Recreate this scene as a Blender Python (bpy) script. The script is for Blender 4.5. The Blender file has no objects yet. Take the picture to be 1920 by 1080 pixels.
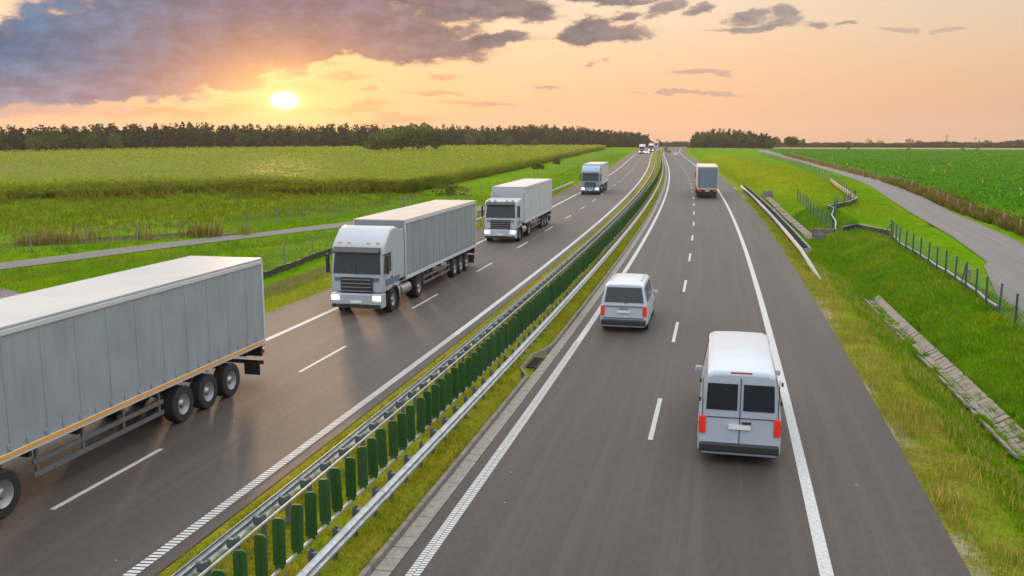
import bpy, bmesh, math, random
import numpy as np
from mathutils import Vector, Matrix
R = math.radians
random.seed(7)
rng = np.random.default_rng(11)
SC = bpy.context.scene
COL = SC.collection

# ------------------------------------------------------------------ camera
FPX, PITCH, YAW, CAMH = 1727.66, 0.16409, 0.23501, 7.963
cam = bpy.data.cameras.new('camera')
cam.sensor_width = 36.0
cam.lens = 36.0 * FPX / 1920.0
cam.clip_start, cam.clip_end = 0.3, 20000
camo = bpy.data.objects.new('camera', cam)
COL.objects.link(camo)
camo.location = (0, 0, CAMH)
camo.rotation_euler = (math.pi / 2 - PITCH, 0, YAW)
SC.camera = camo

def pixdir(px, py):
    u, v = px - 960, 540 - py
    y = FPX * math.cos(PITCH) + v * math.sin(PITCH)
    z = -FPX * math.sin(PITCH) + v * math.cos(PITCH)
    X = math.cos(YAW) * u - math.sin(YAW) * y
    Y = math.sin(YAW) * u + math.cos(YAW) * y
    return X, Y, z

def skyang(px, py):                       # azimuth from the view axis, elevation
    X, Y, Z = pixdir(px, py)
    a = math.atan2(X, Y) + YAW
    return a, math.atan2(Z, math.hypot(X, Y))

def ground_at(px, py, z=0.0):             # where a line of sight meets height z
    X, Y, Z = pixdir(px, py)
    t = (CAMH - z) / -Z
    return X * t, Y * t

# ------------------------------------------------------------------ light and sky
SUN_AZ, SUN_EL = skyang(533, 192)
SUN_AZ -= YAW                              # azimuth from +Y, positive to +X
SC.view_settings.view_transform = 'Standard'
SC.view_settings.look = 'None'
SC.view_settings.exposure = 0.0
SC.view_settings.gamma = 1.0

sun = bpy.data.lights.new('sun', 'SUN')
sun.energy = 2.6
sun.angle = R(3.5)
sun.color = (1.0, 0.60, 0.30)
suno = bpy.data.objects.new('sun', sun)
COL.objects.link(suno)
sd = Vector((math.sin(SUN_AZ) * math.cos(SUN_EL), math.cos(SUN_AZ) * math.cos(SUN_EL), math.sin(SUN_EL)))
suno.rotation_euler = sd.to_track_quat('Z', 'Y').to_euler()
suno.location = (-60, 100, 40)

class NT:
    """short-hand for building node trees"""
    def __init__(s, tree):
        s.t = tree; s.n = tree.nodes; s.l = tree.links
    def new(s, typ, **kw):
        n = s.n.new(typ)
        for k, v in kw.items():
            setattr(n, k, v)
        return n
    def set(s, sock, v):
        if v is None: return
        if isinstance(v, bpy.types.NodeSocket): s.l.new(v, sock)
        else:
            if hasattr(sock, 'default_value') and hasattr(sock.default_value, '__len__') and not hasattr(v, '__len__'):
                v = [v] * len(sock.default_value)
            if hasattr(sock, 'default_value') and hasattr(sock.default_value, '__len__') and len(v) == 3 and len(sock.default_value) == 4:
                v = tuple(v) + (1,)
            sock.default_value = v
    def math(s, op, a, b=None, c=None, clamp=False):
        n = s.new('ShaderNodeMath', operation=op, use_clamp=clamp)
        s.set(n.inputs[0], a); s.set(n.inputs[1], b); s.set(n.inputs[2], c)
        return n.outputs[0]
    def vec(s, op, a, b=None, scale=None):
        n = s.new('ShaderNodeVectorMath', operation=op)
        s.set(n.inputs[0], a); s.set(n.inputs[1], b)
        if scale is not None: s.set(n.inputs['Scale'], scale)
        return n.outputs['Value'] if op in ('LENGTH', 'DOT_PRODUCT', 'DISTANCE') else n.outputs[0]
    def mix(s, fac, a, b, blend='MIX', clamp=True):
        n = s.new('ShaderNodeMix', data_type='RGBA', blend_type=blend)
        n.clamp_factor = clamp
        s.set(n.inputs[0], fac); s.set(n.inputs[6], a); s.set(n.inputs[7], b)
        return n.outputs[2]
    def noise(s, vec, scale=1, detail=3, rough=.55, dist=0.0, col=False):
        n = s.new('ShaderNodeTexNoise')
        s.set(n.inputs['Vector'], vec); s.set(n.inputs['Scale'], scale); s.set(n.inputs['Detail'], detail)
        s.set(n.inputs['Roughness'], rough); s.set(n.inputs['Distortion'], dist)
        return n.outputs[1 if col else 0]
    def ramp(s, fac, stops, interp='LINEAR'):
        n = s.new('ShaderNodeValToRGB')
        cr = n.color_ramp; cr.interpolation = interp
        while len(cr.elements) > 1: cr.elements.remove(cr.elements[-1])
        for i, (p, c) in enumerate(stops):
            e = cr.elements[0] if i == 0 else cr.elements.new(p)
            e.position = p
            e.color = tuple(c) + (1,) if hasattr(c, '__len__') else (c, c, c, 1)
        s.set(n.inputs[0], fac)
        return n.outputs[0]
    def step(s, v, a, b, lo=0.0, hi=1.0):
        n = s.new('ShaderNodeMapRange', interpolation_type='SMOOTHSTEP')
        s.set(n.inputs[0], v); s.set(n.inputs[1], a); s.set(n.inputs[2], b); s.set(n.inputs[3], lo); s.set(n.inputs[4], hi)
        return n.outputs[0]
    def comb(s, x, y, z):
        n = s.new('ShaderNodeCombineXYZ')
        s.set(n.inputs[0], x); s.set(n.inputs[1], y); s.set(n.inputs[2], z)
        return n.outputs[0]
    def sep(s, v):
        n = s.new('ShaderNodeSeparateXYZ'); s.set(n.inputs[0], v)
        return n.outputs

def build_world():
    w = bpy.data.worlds.new('World'); SC.world = w; w.use_nodes = True
    w.node_tree.nodes.clear()
    T = NT(w.node_tree)
    g = T.new('ShaderNodeTexCoord').outputs['Generated']
    x, y, z = T.sep(g)
    # direction -> (azimuth from the road's picture axis, elevation), in milliradian-like units (1 unit = 1/1728 rad)
    ca, sa = math.cos(YAW), math.sin(YAW)
    xr = T.math('ADD', T.math('MULTIPLY', x, ca), T.math('MULTIPLY', y, sa))
    yr = T.math('SUBTRACT', T.math('MULTIPLY', y, ca), T.math('MULTIPLY', x, sa))
    az = T.math('MULTIPLY', T.math('ARCTAN2', xr, yr), FPX)
    el = T.math('MULTIPLY', T.math('ARCSINE', z), FPX)
    uv = T.comb(az, el, 0)
    def A(px, py):
        a, e = skyang(px, py); return a * FPX, e * FPX
    sx, sy = A(533, 188)
    # clear sky
    elr = T.math('DIVIDE', el, FPX * math.pi / 2)                      # 0 horizon .. 1 zenith
    warm = T.ramp(elr, [(0.0, (.86, .50, .30)), (.02, (.93, .56, .33)), (.05, (.95, .62, .40)), (.085, (.91, .72, .54)), (.11, (.92, .78, .62)),
                        (.2, (1.5, 1.42, 1.34)), (.45, (2.15, 2.12, 2.12)), (1.0, (2.15, 2.2, 2.3))])
    grey = T.ramp(elr, [(0.0, (.70, .42, .30)), (.03, (.74, .47, .31)), (.06, (.74, .53, .37)), (.10, (.70, .585, .45)), (.2, (1.35, 1.3, 1.26)),
                        (.45, (2.15, 2.12, 2.12)), (1.0, (2.15, 2.2, 2.3))])
    east = T.ramp(elr, [(0.0, (.55, .55, .62)), (.1, (.62, .68, .80)), (.3, (1.5, 1.55, 1.66)), (1.0, (2.15, 2.2, 2.3))])
    dsun = T.math('ABSOLUTE', T.math('SUBTRACT', az, sx))
    base = T.mix(T.step(dsun, 450, 1500), warm, grey)
    base = T.mix(T.step(dsun, 1700, 3600), base, east)
    # sky texture adds its own physically based tint low round the sun
    sky = T.new('ShaderNodeTexSky', sky_type='NISHITA')
    sky.sun_disc = False; sky.sun_elevation = SUN_EL; sky.sun_rotation = SUN_AZ
    sky.air_density = 1.3; sky.dust_density = 2.0
    base = T.vec('ADD', base, T.vec('SCALE', sky.outputs[0], scale=0.025))
    # glow round the sun
    dv = T.vec('SUBTRACT', uv, (sx, sy, 0))
    r = T.vec('LENGTH', dv)
    rw = T.vec('LENGTH', T.vec('MULTIPLY', dv, (.62, 1.15, 1)))
    g2 = T.math('EXPONENT', T.math('DIVIDE', rw, -92.0))
    g1 = T.math('EXPONENT', T.math('DIVIDE', rw, -50.0))
    core = T.math('POWER', T.step(T.vec('LENGTH', T.vec('MULTIPLY', dv, (.8, 1.3, 1))), 30, 5), 2.2)
    base = T.mix(T.math('MULTIPLY', g2, .9), base, (1.15, .56, .17))
    # clouds: hand placed banks, edges broken by noise
    blobs = [(40, 120, 250, 75, 4), (250, 110, 320, 85, 3), (190, 70, 190, 66, 10), (480, 75, 230, 60, 0), (330, 20, 240, 60, 0), (430, 60, 260, 80, 0), (330, 145, 190, 24, 3), (560, 20, 260, 55, 0),
             (590, 55, 200, 48, 2), (720, 60, 190, 52, -3), (770, 92, 170, 24, 0), (900, 80, 105, 17, 5), (880, 18, 190, 26, 0), (1000, 22, 60, 17, 0), (820, 0, 210, 22, 0),
             (1130, 62, 135, 21, 3), (1105, 45, 60, 20, 8), (1170, 30, 50, 16, 10), (1150, 0, 110, 12, 0), (1245, 14, 40, 20, 20), (1080, 72, 70, 14, 0),
             (1312, 18, 42, 15, 8), (1405, 30, 55, 15, 8), (1455, 44, 62, 15, 4), (1475, 24, 40, 16, 0), (1541, 47, 32, 12, 4), (1588, 43, 20, 5, 0), (1420, 52, 100, 10, 2),
             (1690, 58, 58, 7, 0), (1775, 54, 48, 8, 2), (1310, 136, 80, 9, 0), (1300, 175, 160, 7, 0), (836, 143, 42, 7, 2), (822, 175, 60, 7, 0),
             (700, 165, 30, 10, 0), (540, 164, 70, 10, 0), (420, 157, 70, 14, 4), (60, 203, 190, 20, 2), (300, 212, 170, 13, 0), (440, 200, 90, 12, 0),
             (690, 196, 60, 7, 0), (745, 222, 110, 11, 0), (1120, 117, 30, 6, 0), (1020, 163, 60, 6, 0), (460, 132, 50, 8, 0), (185, 180, 200, 18, 2),
             (620, 205, 120, 8, 0), (260, 190, 120, 9, 2), (900, 196, 110, 6, 0), (640, 140, 60, 8, 2), (610, 105, 60, 12, 8)]
    thin = {i + 1 for i in (29, 30, 31, 32, 33, 34, 36, 37, 38, 39, 40, 41, 42, 28, 27, 45, 46, 47, 48)}
    warpv = T.vec('MULTIPLY', uv, (1 / 95.0, 1 / 42.0, 1))
    wn = T.noise(warpv, 1.0, 6, .62, col=True)
    wuv = T.vec('ADD', uv, T.vec('MULTIPLY', T.vec('SUBTRACT', wn, (.5, .5, .5)), (120, 50, 0)))
    dens = None; dthin = None
    for i, (px, py, a, b, rot) in enumerate(blobs):
        u0, v0 = A(px, py)
        m = T.new('ShaderNodeMapping', vector_type='TEXTURE')
        T.set(m.inputs[0], wuv); m.inputs[1].default_value = (u0, v0, 0); m.inputs[2].default_value = (0, 0, R(rot)); m.inputs[3].default_value = (a * (1.25 if px < 950 else 1.08), b * (1.25 if px < 950 else 1.05), 1000)
        gr = T.new('ShaderNodeTexGradient', gradient_type='SPHERICAL'); T.set(gr.inputs[0], m.outputs[0])
        if i in thin: dthin = gr.outputs[1] if dthin is None else T.math('MAXIMUM', dthin, gr.outputs[1])
        else: dens = gr.outputs[1] if dens is None else T.math('SMOOTH_MAX', dens, gr.outputs[1], .12)
    nz = T.noise(T.vec('MULTIPLY', uv, (1 / 46.0, 1 / 24.0, 1)), 1.0, 6, .6)
    nz2 = T.noise(T.vec('MULTIPLY', uv, (1 / 160.0, 1 / 60.0, 1)), 1.0, 4, .55)
    nn = T.math('MULTIPLY', T.math('SUBTRACT', nz, .5), T.step(az, -200, 350, 1.0, 1.5))
    d = T.math('ADD', dens, T.math('MULTIPLY', nn, T.step(dens, .0, .3)))
    mask = T.step(d, .10, T.step(az, -300, 400, .36, .62))
    tk = T.step(d, .14, T.step(az, -300, 400, .52, .85))
    mth = T.math('MULTIPLY', T.step(T.math('ADD', dthin, T.math('MULTIPLY', nn, T.math('MULTIPLY', T.step(dthin, .05, .4), .8))), .22, .65), .6)
    # cloud colour: slate far from the sun, mauve, then glowing orange close to it
    far = T.mix(T.step(az, -880, -260), (.085, .175, .31), (.20, .18, .235))
    far = T.mix(T.step(az, -330, 0), far, (.225, .19, .195))
    far = T.mix(T.step(az, 150, 500), far, (.34, .285, .265))
    far = T.mix(T.math('MULTIPLY', T.step(nz2, .36, .66), .62), far, T.vec('MULTIPLY', far, (1.55, 1.36, 1.25)))
    far = T.mix(T.math('MULTIPLY', T.step(el, 135, 55), .5), far, (.46, .31, .34))
    far = T.vec('MULTIPLY', far, T.vec('SCALE', (1, 1, 1), scale=T.step(nz, .3, .72, .80, 1.26)))
    cl = T.mix(T.math('MULTIPLY', T.math('EXPONENT', T.math('DIVIDE', rw, -88.0)), 1.35, clamp=True), far, (1.0, .34, .12))
    edgecol = T.mix(T.step(rw, 60, 420), (1.5, .92, .38), (.80, .52, .42))
    cl = T.mix(T.math('MULTIPLY', T.math('SUBTRACT', 1.0, tk), T.step(r, 560, 110, .13, .95)), cl, edgecol)
    c = T.mix(T.math('MULTIPLY', mask, T.step(az, -60, 420, 1.0, .92)), base, cl)
    thincol = T.mix(T.step(rw, 40, 330), (.95, .40, .13), T.mix(.45, far, (.62, .42, .36)))
    c = T.mix(T.math('MULTIPLY', mth, T.math('SUBTRACT', 1.0, mask)), c, thincol)
    # the sun itself and its bloom in the thin cloud
    c = T.mix(T.math('MULTIPLY', g1, 1.0, clamp=True), c, (1.9, 1.15, .42))
    c = T.mix(core, c, (6, 5.0, 3.6))
    below = T.step(z, -0.06, -0.03)
    c = T.mix(below, (.12, .13, .09), c)
    bg = T.new('ShaderNodeBackground'); T.set(bg.inputs[0], c); bg.inputs[1].default_value = 1.0
    out = T.new('ShaderNodeOutputWorld'); T.l.new(bg.outputs[0], out.inputs[0])
    w.cycles.sampling_method = 'MANUAL'; w.cycles.sample_map_resolution = 1024
build_world()

# ------------------------------------------------------------------ materials
MATS = {}
def mat(name, col=(.5, .5, .5), rough=.6, metal=0.0, var=.25, scale=3.0, bump=0.0, bscale=30.0, emit=None, estr=0.0, col2=None, coat=0.0, spec=.5, alpha=None):
    if name in MATS: return MATS[name]
    m = bpy.data.materials.new(name); m.use_nodes = True
    T = NT(m.node_tree); T.n.clear()
    p = T.new('ShaderNodeBsdfPrincipled'); o = T.new('ShaderNodeOutputMaterial'); T.l.new(p.outputs[0], o.inputs[0])
    tc = T.new('ShaderNodeTexCoord').outputs['Object']
    n = T.noise(tc, scale, 4, .6)
    c2 = col2 or tuple(c * (1 - var) for c in col)
    T.set(p.inputs['Base Color'], T.mix(T.step(n, .3, .7), col, c2))
    T.set(p.inputs['Roughness'], T.math('ADD', rough - .08, T.math('MULTIPLY', n, .16)))
    p.inputs['Metallic'].default_value = metal
    p.inputs['Specular IOR Level'].default_value = spec
    if coat: p.inputs['Coat Weight'].default_value = coat; p.inputs['Coat Roughness'].default_value = .06
    if emit: p.inputs['Emission Color'].default_value = tuple(emit) + (1,); p.inputs['Emission Strength'].default_value = estr
    if bump:
        b = T.new('ShaderNodeBump'); T.set(b.inputs['Height'], T.noise(tc, bscale, 4, .6)); b.inputs['Strength'].default_value = bump; b.inputs['Distance'].default_value = .02
        T.l.new(b.outputs[0], p.inputs['Normal'])
    MATS[name] = m
    return m

def leafmat(name, mult=(1, 1, 1), trans=.35, rough=.55, nscale=.0):
    """foliage: colour comes from the per-leaf colour attribute"""
    if name in MATS: return MATS[name]
    m = bpy.data.materials.new(name); m.use_nodes = True
    T = NT(m.node_tree); T.n.clear()
    o = T.new('ShaderNodeOutputMaterial')
    at = T.new('ShaderNodeAttribute', attribute_name='Col').outputs[0]
    pos = T.new('ShaderNodeTexCoord').outputs['Object']
    n = T.noise(pos, 1.3, 3, .6)
    c = T.vec('MULTIPLY', at, T.vec('SCALE', mult, scale=T.math('ADD', .7, T.math('MULTIPLY', n, .6))))
    p = T.new('ShaderNodeBsdfPrincipled'); T.set(p.inputs['Base Color'], c); p.inputs['Roughness'].default_value = rough
    p.inputs['Specular IOR Level'].default_value = .06
    t = T.new('ShaderNodeBsdfTranslucent'); T.set(t.inputs[0], T.vec('MULTIPLY', c, (1.25, 1.15, .6)))
    mx = T.new('ShaderNodeMixShader'); mx.inputs[0].default_value = trans
    T.l.new(p.outputs[0], mx.inputs[1]); T.l.new(t.outputs[0], mx.inputs[2]); T.l.new(mx.outputs[0], o.inputs[0])
    MATS[name] = m
    return m

def asphalt(name, col, patch=.25, tracks=()):
    m = bpy.data.materials.new(name); m.use_nodes = True
    T = NT(m.node_tree); T.n.clear()
    p = T.new('ShaderNodeBsdfPrincipled'); o = T.new('ShaderNodeOutputMaterial'); T.l.new(p.outputs[0], o.inputs[0])
    uv = T.new('ShaderNodeUVMap').outputs[0]          # u = metres across, v = metres along
    u, v, _ = T.sep(uv)
    pos = T.new('ShaderNodeTexCoord').outputs['Object']
    big = T.noise(T.comb(T.math('MULTIPLY', u, .5), T.math('MULTIPLY', v, .05), 0), 1.0, 4, .6)
    mid = T.noise(pos, 1.6, 4, .6)
    fine = T.noise(pos, 26, 3, .8)
    mott = T.noise(T.comb(T.math('MULTIPLY', u, 7.0), T.math('MULTIPLY', v, 2.6), 0), 1.0, 4, .75)
    lanew = T.noise(T.comb(T.math('MULTIPLY', u, 2.2), T.math('MULTIPLY', v, .03), 0), 1.0, 3, .6)
    grit = T.noise(pos, 110, 2, .7)
    c = T.mix(T.step(big, .3, .72), tuple(x * 1.08 for x in col), tuple(x * (1 - patch * 1.3) for x in col))
    c = T.mix(T.math('MULTIPLY', T.step(mid, .45, .75), .22), c, tuple(x * 1.35 for x in col))
    for w in tracks:                                    # wheel paths polished by traffic
        f = T.step(T.math('ABSOLUTE', T.math('SUBTRACT', u, w)), .45, .1)
        c = T.mix(T.math('MULTIPLY', f, .26), c, tuple(x * .62 for x in col))
    c = T.mix(T.math('MULTIPLY', T.step(mott, .40, .62), .5), c, tuple(x * .5 for x in col))
    c = T.mix(T.math('MULTIPLY', T.step(lanew, .46, .66), .42), c, tuple(x * 1.5 for x in col))
    vo = T.new('ShaderNodeTexVoronoi'); T.set(vo.inputs['Vector'], pos); vo.inputs['Scale'].default_value = 1.1
    c = T.mix(T.math('MULTIPLY', T.step(vo.outputs['Distance'], .034, .022), .7), c, (.42, .40, .37))
    c = T.mix(T.math('MULTIPLY', T.step(fine, .42, .60), .72), c, tuple(x * .45 for x in col))
    c = T.mix(T.math('MULTIPLY', T.step(grit, .60, .72), .40), c, tuple(x * 2.0 for x in col))
    T.set(p.inputs['Base Color'], c)
    p.inputs['Roughness'].default_value = .68
    p.inputs['Specular IOR Level'].default_value = .42
    b = T.new('ShaderNodeBump'); T.set(b.inputs['Height'], T.math('ADD', fine, grit)); b.inputs['Strength'].default_value = .5; b.inputs['Distance'].default_value = .012
    T.l.new(b.outputs[0], p.inputs['Normal'])
    MATS[name] = m
    return m

# ------------------------------------------------------------------ mesh helpers
class MB:
    """collects shapes; build() links them as ONE mesh object"""
    def __init__(s): s.v = []; s.f = []; s.uv = []; s.smooth = False
    def add(s, vs, fs):
        o = len(s.v); s.v += [tuple(p) for p in vs]; s.f += [tuple(i + o for i in f) for f in fs]
        return s
    def box(s, c, size, rz=0.0, taper=1.0, M=None):
        x, y, z = (q / 2 for q in size)
        p = [(-x, -y, -z), (x, -y, -z), (x, y, -z), (-x, y, -z), (-x * taper, -y * taper, z), (x * taper, -y * taper, z), (x * taper, y * taper, z), (-x * taper, y * taper, z)]
        cz, sz = math.cos(rz), math.sin(rz)
        p = [(c[0] + a * cz - b * sz, c[1] + a * sz + b * cz, c[2] + h) for a, b, h in p]
        if M: p = [M @ Vector(q) for q in p]
        return s.add(p, [(0, 3, 2, 1), (4, 5, 6, 7), (0, 1, 5, 4), (1, 2, 6, 5), (2, 3, 7, 6), (3, 0, 4, 7)])
    def tube(s, a, b, r, n=6, r2=None):
        a, b = Vector(a), Vector(b); d = (b - a); 
        if d.length < 1e-6: return s
        q = d.to_track_quat('Z', 'Y'); r2 = r if r2 is None else r2
        vs = []
        for p, rr in ((a, r), (b, r2)):
            for i in range(n):
                t = 2 * math.pi * i / n
                vs.append(p + q @ Vector((rr * math.cos(t), rr * math.sin(t), 0)))
        fs = [(i, (i + 1) % n, n + (i + 1) % n, n + i) for i in range(n)] + [tuple(range(n - 1, -1, -1)), tuple(range(n, 2 * n))]
        return s.add(vs, fs)
    def poly(s, pts, n=None):
        return s.add(pts, [tuple(range(len(pts)))])
    def sweep(s, path, prof, closed=False, caps=True):
        """path: list of (origin, right-vector) ; prof: (a,b): a along right, b up"""
        n = len(prof); vs = []
        for o, r in path:
            for a, b in prof: vs.append((o[0] + r[0] * a, o[1] + r[1] * a, o[2] + b))
        fs = []
        m = n if closed else n - 1
        for k in range(len(path) - 1):
            for i in range(m):
                j = (i + 1) % n
                fs.append((k * n + i, (k + 1) * n + i, (k + 1) * n + j, k * n + j))
        if closed and caps:
            fs.append(tuple(range(n))); fs.append(tuple(range((len(path) - 1) * n + n - 1, (len(path) - 1) * n - 1, -1)))
        return s.add(vs, fs)
    def lathe(s, c, prof, axis='X', n=20):
        vs = []; k = len(prof)
        for i in range(n):
            t = 2 * math.pi * i / n
            for a, r in prof:
                if axis == 'X': vs.append((c[0] + a, c[1] + r * math.cos(t), c[2] + r * math.sin(t)))
                else: vs.append((c[0] + r * math.cos(t), c[1] + r * math.sin(t), c[2] + a))
        fs = []
        for i in range(n):
            j = (i + 1) % n
            for a in range(k - 1): fs.append((i * k + a, j * k + a, j * k + a + 1, i * k + a + 1))
        return s.add(vs, fs)
    def build(s, name, m=None, parent=None, bevel=0.0, smooth=False, seg=2):
        me = bpy.data.meshes.new(name); me.from_pydata(s.v, [], s.f); me.update()
        bm = bmesh.new(); bm.from_mesh(me); bmesh.ops.recalc_face_normals(bm, faces=bm.faces); bm.to_mesh(me); bm.free()
        if m: me.materials.append(m)
        o = bpy.data.objects.new(name, me); COL.objects.link(o)
        if parent: o.parent = parent
        if bevel:
            b = o.modifiers.new('bevel', 'BEVEL'); b.width = bevel; b.segments = seg; b.limit_method = 'ANGLE'; b.angle_limit = R(40)
        if smooth or bevel:
            for p in me.polygons: p.use_smooth = True
            if hasattr(me, 'set_sharp_from_angle'): me.set_sharp_from_angle(angle=R(38))
        return o

def npmesh(name, verts, faces, m, cols=None, uv=None, smooth=False, parent=None):
    """big meshes from numpy arrays: faces is (n,3) or (n,4); cols per vertex"""
    me = bpy.data.meshes.new(name)
    verts = np.asarray(verts, np.float32); faces = np.asarray(faces, np.int32); k = faces.shape[1]
    me.vertices.add(len(verts)); me.vertices.foreach_set('co', verts.ravel())
    me.loops.add(faces.size); me.loops.foreach_set('vertex_index', faces.ravel())
    me.polygons.add(len(faces)); me.polygons.foreach_set('loop_start', np.arange(0, faces.size, k, dtype=np.int32))
    if smooth: me.polygons.foreach_set('use_smooth', np.ones(len(faces), bool))
    if cols is not None:
        a = me.color_attributes.new('Col', 'FLOAT_COLOR', 'POINT')
        c4 = np.ones((len(verts), 4), np.float32); c4[:, :3] = cols; a.data.foreach_set('color', c4.ravel())
    if uv is not None:
        l = me.uv_layers.new(name='UVMap'); l.data.foreach_set('uv', np.asarray(uv, np.float32)[faces.ravel()].ravel())
    me.update(calc_edges=True); me.validate()
    me.materials.append(m)
    o = bpy.data.objects.new(name, me); COL.objects.link(o)
    if parent: o.parent = parent
    return o

def tag(o, label=None, cat=None, group=None, kind=None):
    if label: o['label'] = label
    if cat: o['category'] = cat
    if group: o['group'] = group
    if kind: o['kind'] = kind
    return o
def thing(name, label, cat, loc=(0, 0, 0), rz=0.0, group=None):
    o = bpy.data.objects.new(name, None); COL.objects.link(o)
    o.empty_display_size = .3; o.location = loc; o.rotation_euler = (0, 0, rz)
    return tag(o, label, cat, group)
def copy_tree(o, parent=None):
    c = o.copy(); COL.objects.link(c)
    if parent: c.parent = parent
    for ch in o.children: copy_tree(ch, c)
    return c

# value noise for numpy
def vnoise(x, y, seed=0):
    x = np.asarray(x, float); y = np.asarray(y, float)
    xi = np.floor(x).astype(np.int64); yi = np.floor(y).astype(np.int64); fx = x - xi; fy = y - yi
    fx = fx * fx * (3 - 2 * fx); fy = fy * fy * (3 - 2 * fy)
    def h(a, b):
        n = (a * 374761393 + b * 668265263 + seed * 974711) & 0x7fffffff
        n = ((n ^ (n >> 13)) * 1274126177) & 0x7fffffff
        return ((n ^ (n >> 16)) & 0xffff) / 65535.0
    return (h(xi, yi) * (1 - fx) + h(xi + 1, yi) * fx) * (1 - fy) + (h(xi, yi + 1) * (1 - fx) + h(xi + 1, yi + 1) * fx) * fy
def fbm(x, y, seed=0, o=4):
    s = 0; a = .5; t = 0
    for i in range(o):
        s = s + a * vnoise(np.asarray(x) * 2 ** i, np.asarray(y) * 2 ** i, seed + i); t += a; a *= .55
    return s / t

# ------------------------------------------------------------------ the road's own coordinates: s along, d across
def lat(Y):
    Y = np.asarray(Y, float); y = np.minimum(Y, 500) / 100
    return -2.4595 * y ** 2 + .20584 * y ** 3 + .00841 * y ** 4 + np.where(Y > 500, (Y - 500) * -.0496, 0)
def P(s, d, z=0.0): return (float(lat(s)) + d, float(s), z)
def heading(s): return math.atan2(float(lat(s + .5) - lat(s - .5)), 1.0)     # angle from +Y towards +X
def SD(px, py, z=0.0):
    X, Y = ground_at(px, py, z); return Y, X - float(lat(Y))

def seg_dist(s, d, pts):
    """distance of points to a polyline in (s,d)"""
    best = np.full(np.shape(s), 1e9)
    for (a, b), (c, e) in zip(pts[:-1], pts[1:]):
        vx, vy = c - a, e - b; L = vx * vx + vy * vy
        t = np.clip(((s - a) * vx + (d - b) * vy) / L, 0, 1)
        best = np.minimum(best, np.hypot(s - a - t * vx, d - b - t * vy))
    return best

SERVICE = [(30, 15.0), (46, 16.8), (62, 18.7), (80, 20.6), (102, 22.3), (140, 25.4), (194, 29.3), (260, 33.6), (383, 39.0), (520, 44)]
SIDE = [(-10, -66), (20, -55.0), (48.6, -44.4), (62, -40.8), (80.4, -34.3), (100, -27.6), (112, -25.5)]
DITCH = [(20, -50.0), (46, -41.0), (60, -37.2), (77, -31.0)]
POND = (65.8, -48.6, math.atan2(11.5, 12.5), 9.5, 2.1)
CORN_EDGE = [(82, -90), (88, -76), (100, -66), (107, -56), (103, -46), (112, -41), (147, -39.8), (245, -41.3), (400, -41.8), (540, -42.4)]

def gz(s, d):
    """height of the ground sheet"""
    s = np.asarray(s, float); d = np.asarray(d, float)
    near = np.interp(d, [-400, -60, -45, -30, -27, -25.5, -22.8, -21, -20.05, -20, -10.05, -10, -9.8, -8, -6.6, -6.45, -5.75, 4.55, 4.62, 5.6, 6.4, 8.15, 9.25, 10.2, 12.3, 14, 19, 24, 26.5, 29, 60, 400],
                     [.1, 0, -.25, -.45, -.65, -.7, -.28, -.06, -.03, -.09, -.09, -.02, .03, .10, .07, -.09, -.09, -.09, -.03, -.06, -.24, -1.32, -1.32, -.72, -.15, -.15, -.1, 0, -.12, .1, 0, 0])
    far = np.interp(d, [-400, -60, -45, -30, -27, -25.5, -22.8, -21, -20.05, -20, -10.05, -10, -9.8, -8, -6.6, -6.45, -5.75, 4.55, 4.62, 5.6, 6.8, 8.4, 9.2, 11, 15, 19, 24, 30, 36, 60, 400],
                    [.1, 0, -.1, -.2, -.3, -.35, -.2, -.06, -.03, -.09, -.09, -.02, .03, .10, .07, -.09, -.09, -.09, -.03, -.06, -.3, -.62, -.62, -.1, .75, .95, .75, .35, .1, 0, 0])
    t = np.clip((s - 100) / 60, 0, 1); t = t * t * (3 - 2 * t)
    fade = np.clip((s - 330) / 120, 0, 1)
    far = np.where(d > 10, far * (1 - fade), far)
    z = near * (1 - t) + far * t
    out = (d < -20.3) | (d > 4.9)
    rough = (fbm(s * .35, d * .35, 3) - .5) * .16 + (fbm(s * 1.1, d * 1.1, 9, 2) - .5) * .07
    keep = np.ones_like(z)
    keep = np.minimum(keep, np.clip((seg_dist(s, d, SERVICE) - 2.0) / 1.5, 0, 1))
    keep = np.minimum(keep, np.clip((seg_dist(s, d, SIDE) - 1.8) / 1.5, 0, 1))
    z = z + np.where(out, rough * np.clip(np.minimum(abs(d - 4.9), abs(d + 20.3)) / 1.2, 0, 1) * keep, 0)
    # side ditch running out to the right, past the culvert
    m = np.exp(-((s - 88.5 - .25 * (d - 12)) / 1.3) ** 2) * np.clip((d - 8.5) / 1.5, 0, 1) * np.clip((20 - d) / 2, 0, 1)
    z = z - .75 * m
    # left: ditch beside the side road, pond hollow, bank below the corn
    z = z - .8 * np.exp(-(seg_dist(s, d, DITCH) / 1.1) ** 2)
    ps, pd, pa, pl, pw = POND
    a = (s - ps) * math.cos(pa) + (d - pd) * math.sin(pa); b = -(s - ps) * math.sin(pa) + (d - pd) * math.cos(pa)
    z = z - 1.15 * np.exp(-((a / (pl * 1.1)) ** 4 + (b / (pw * 1.45)) ** 4))
    ce = seg_dist(s, d, CORN_EDGE[:6])
    side = np.where((s > 72) & (d < -38) & (s < 135), 1.0, 0.0) * np.clip((s - 72) / 8, 0, 1) * np.clip((135 - s) / 20, 0, 1) * np.clip((-38 - d) / 5, 0, 1)
    z = z + side * .95 * np.exp(-(ce / 7.0) ** 2)
    z = z - np.clip(s - 640, 0, None) * .0105
    return z

def G(s, d, dz=0.0): return P(s, d, float(gz(s, d)) + dz)

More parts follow.
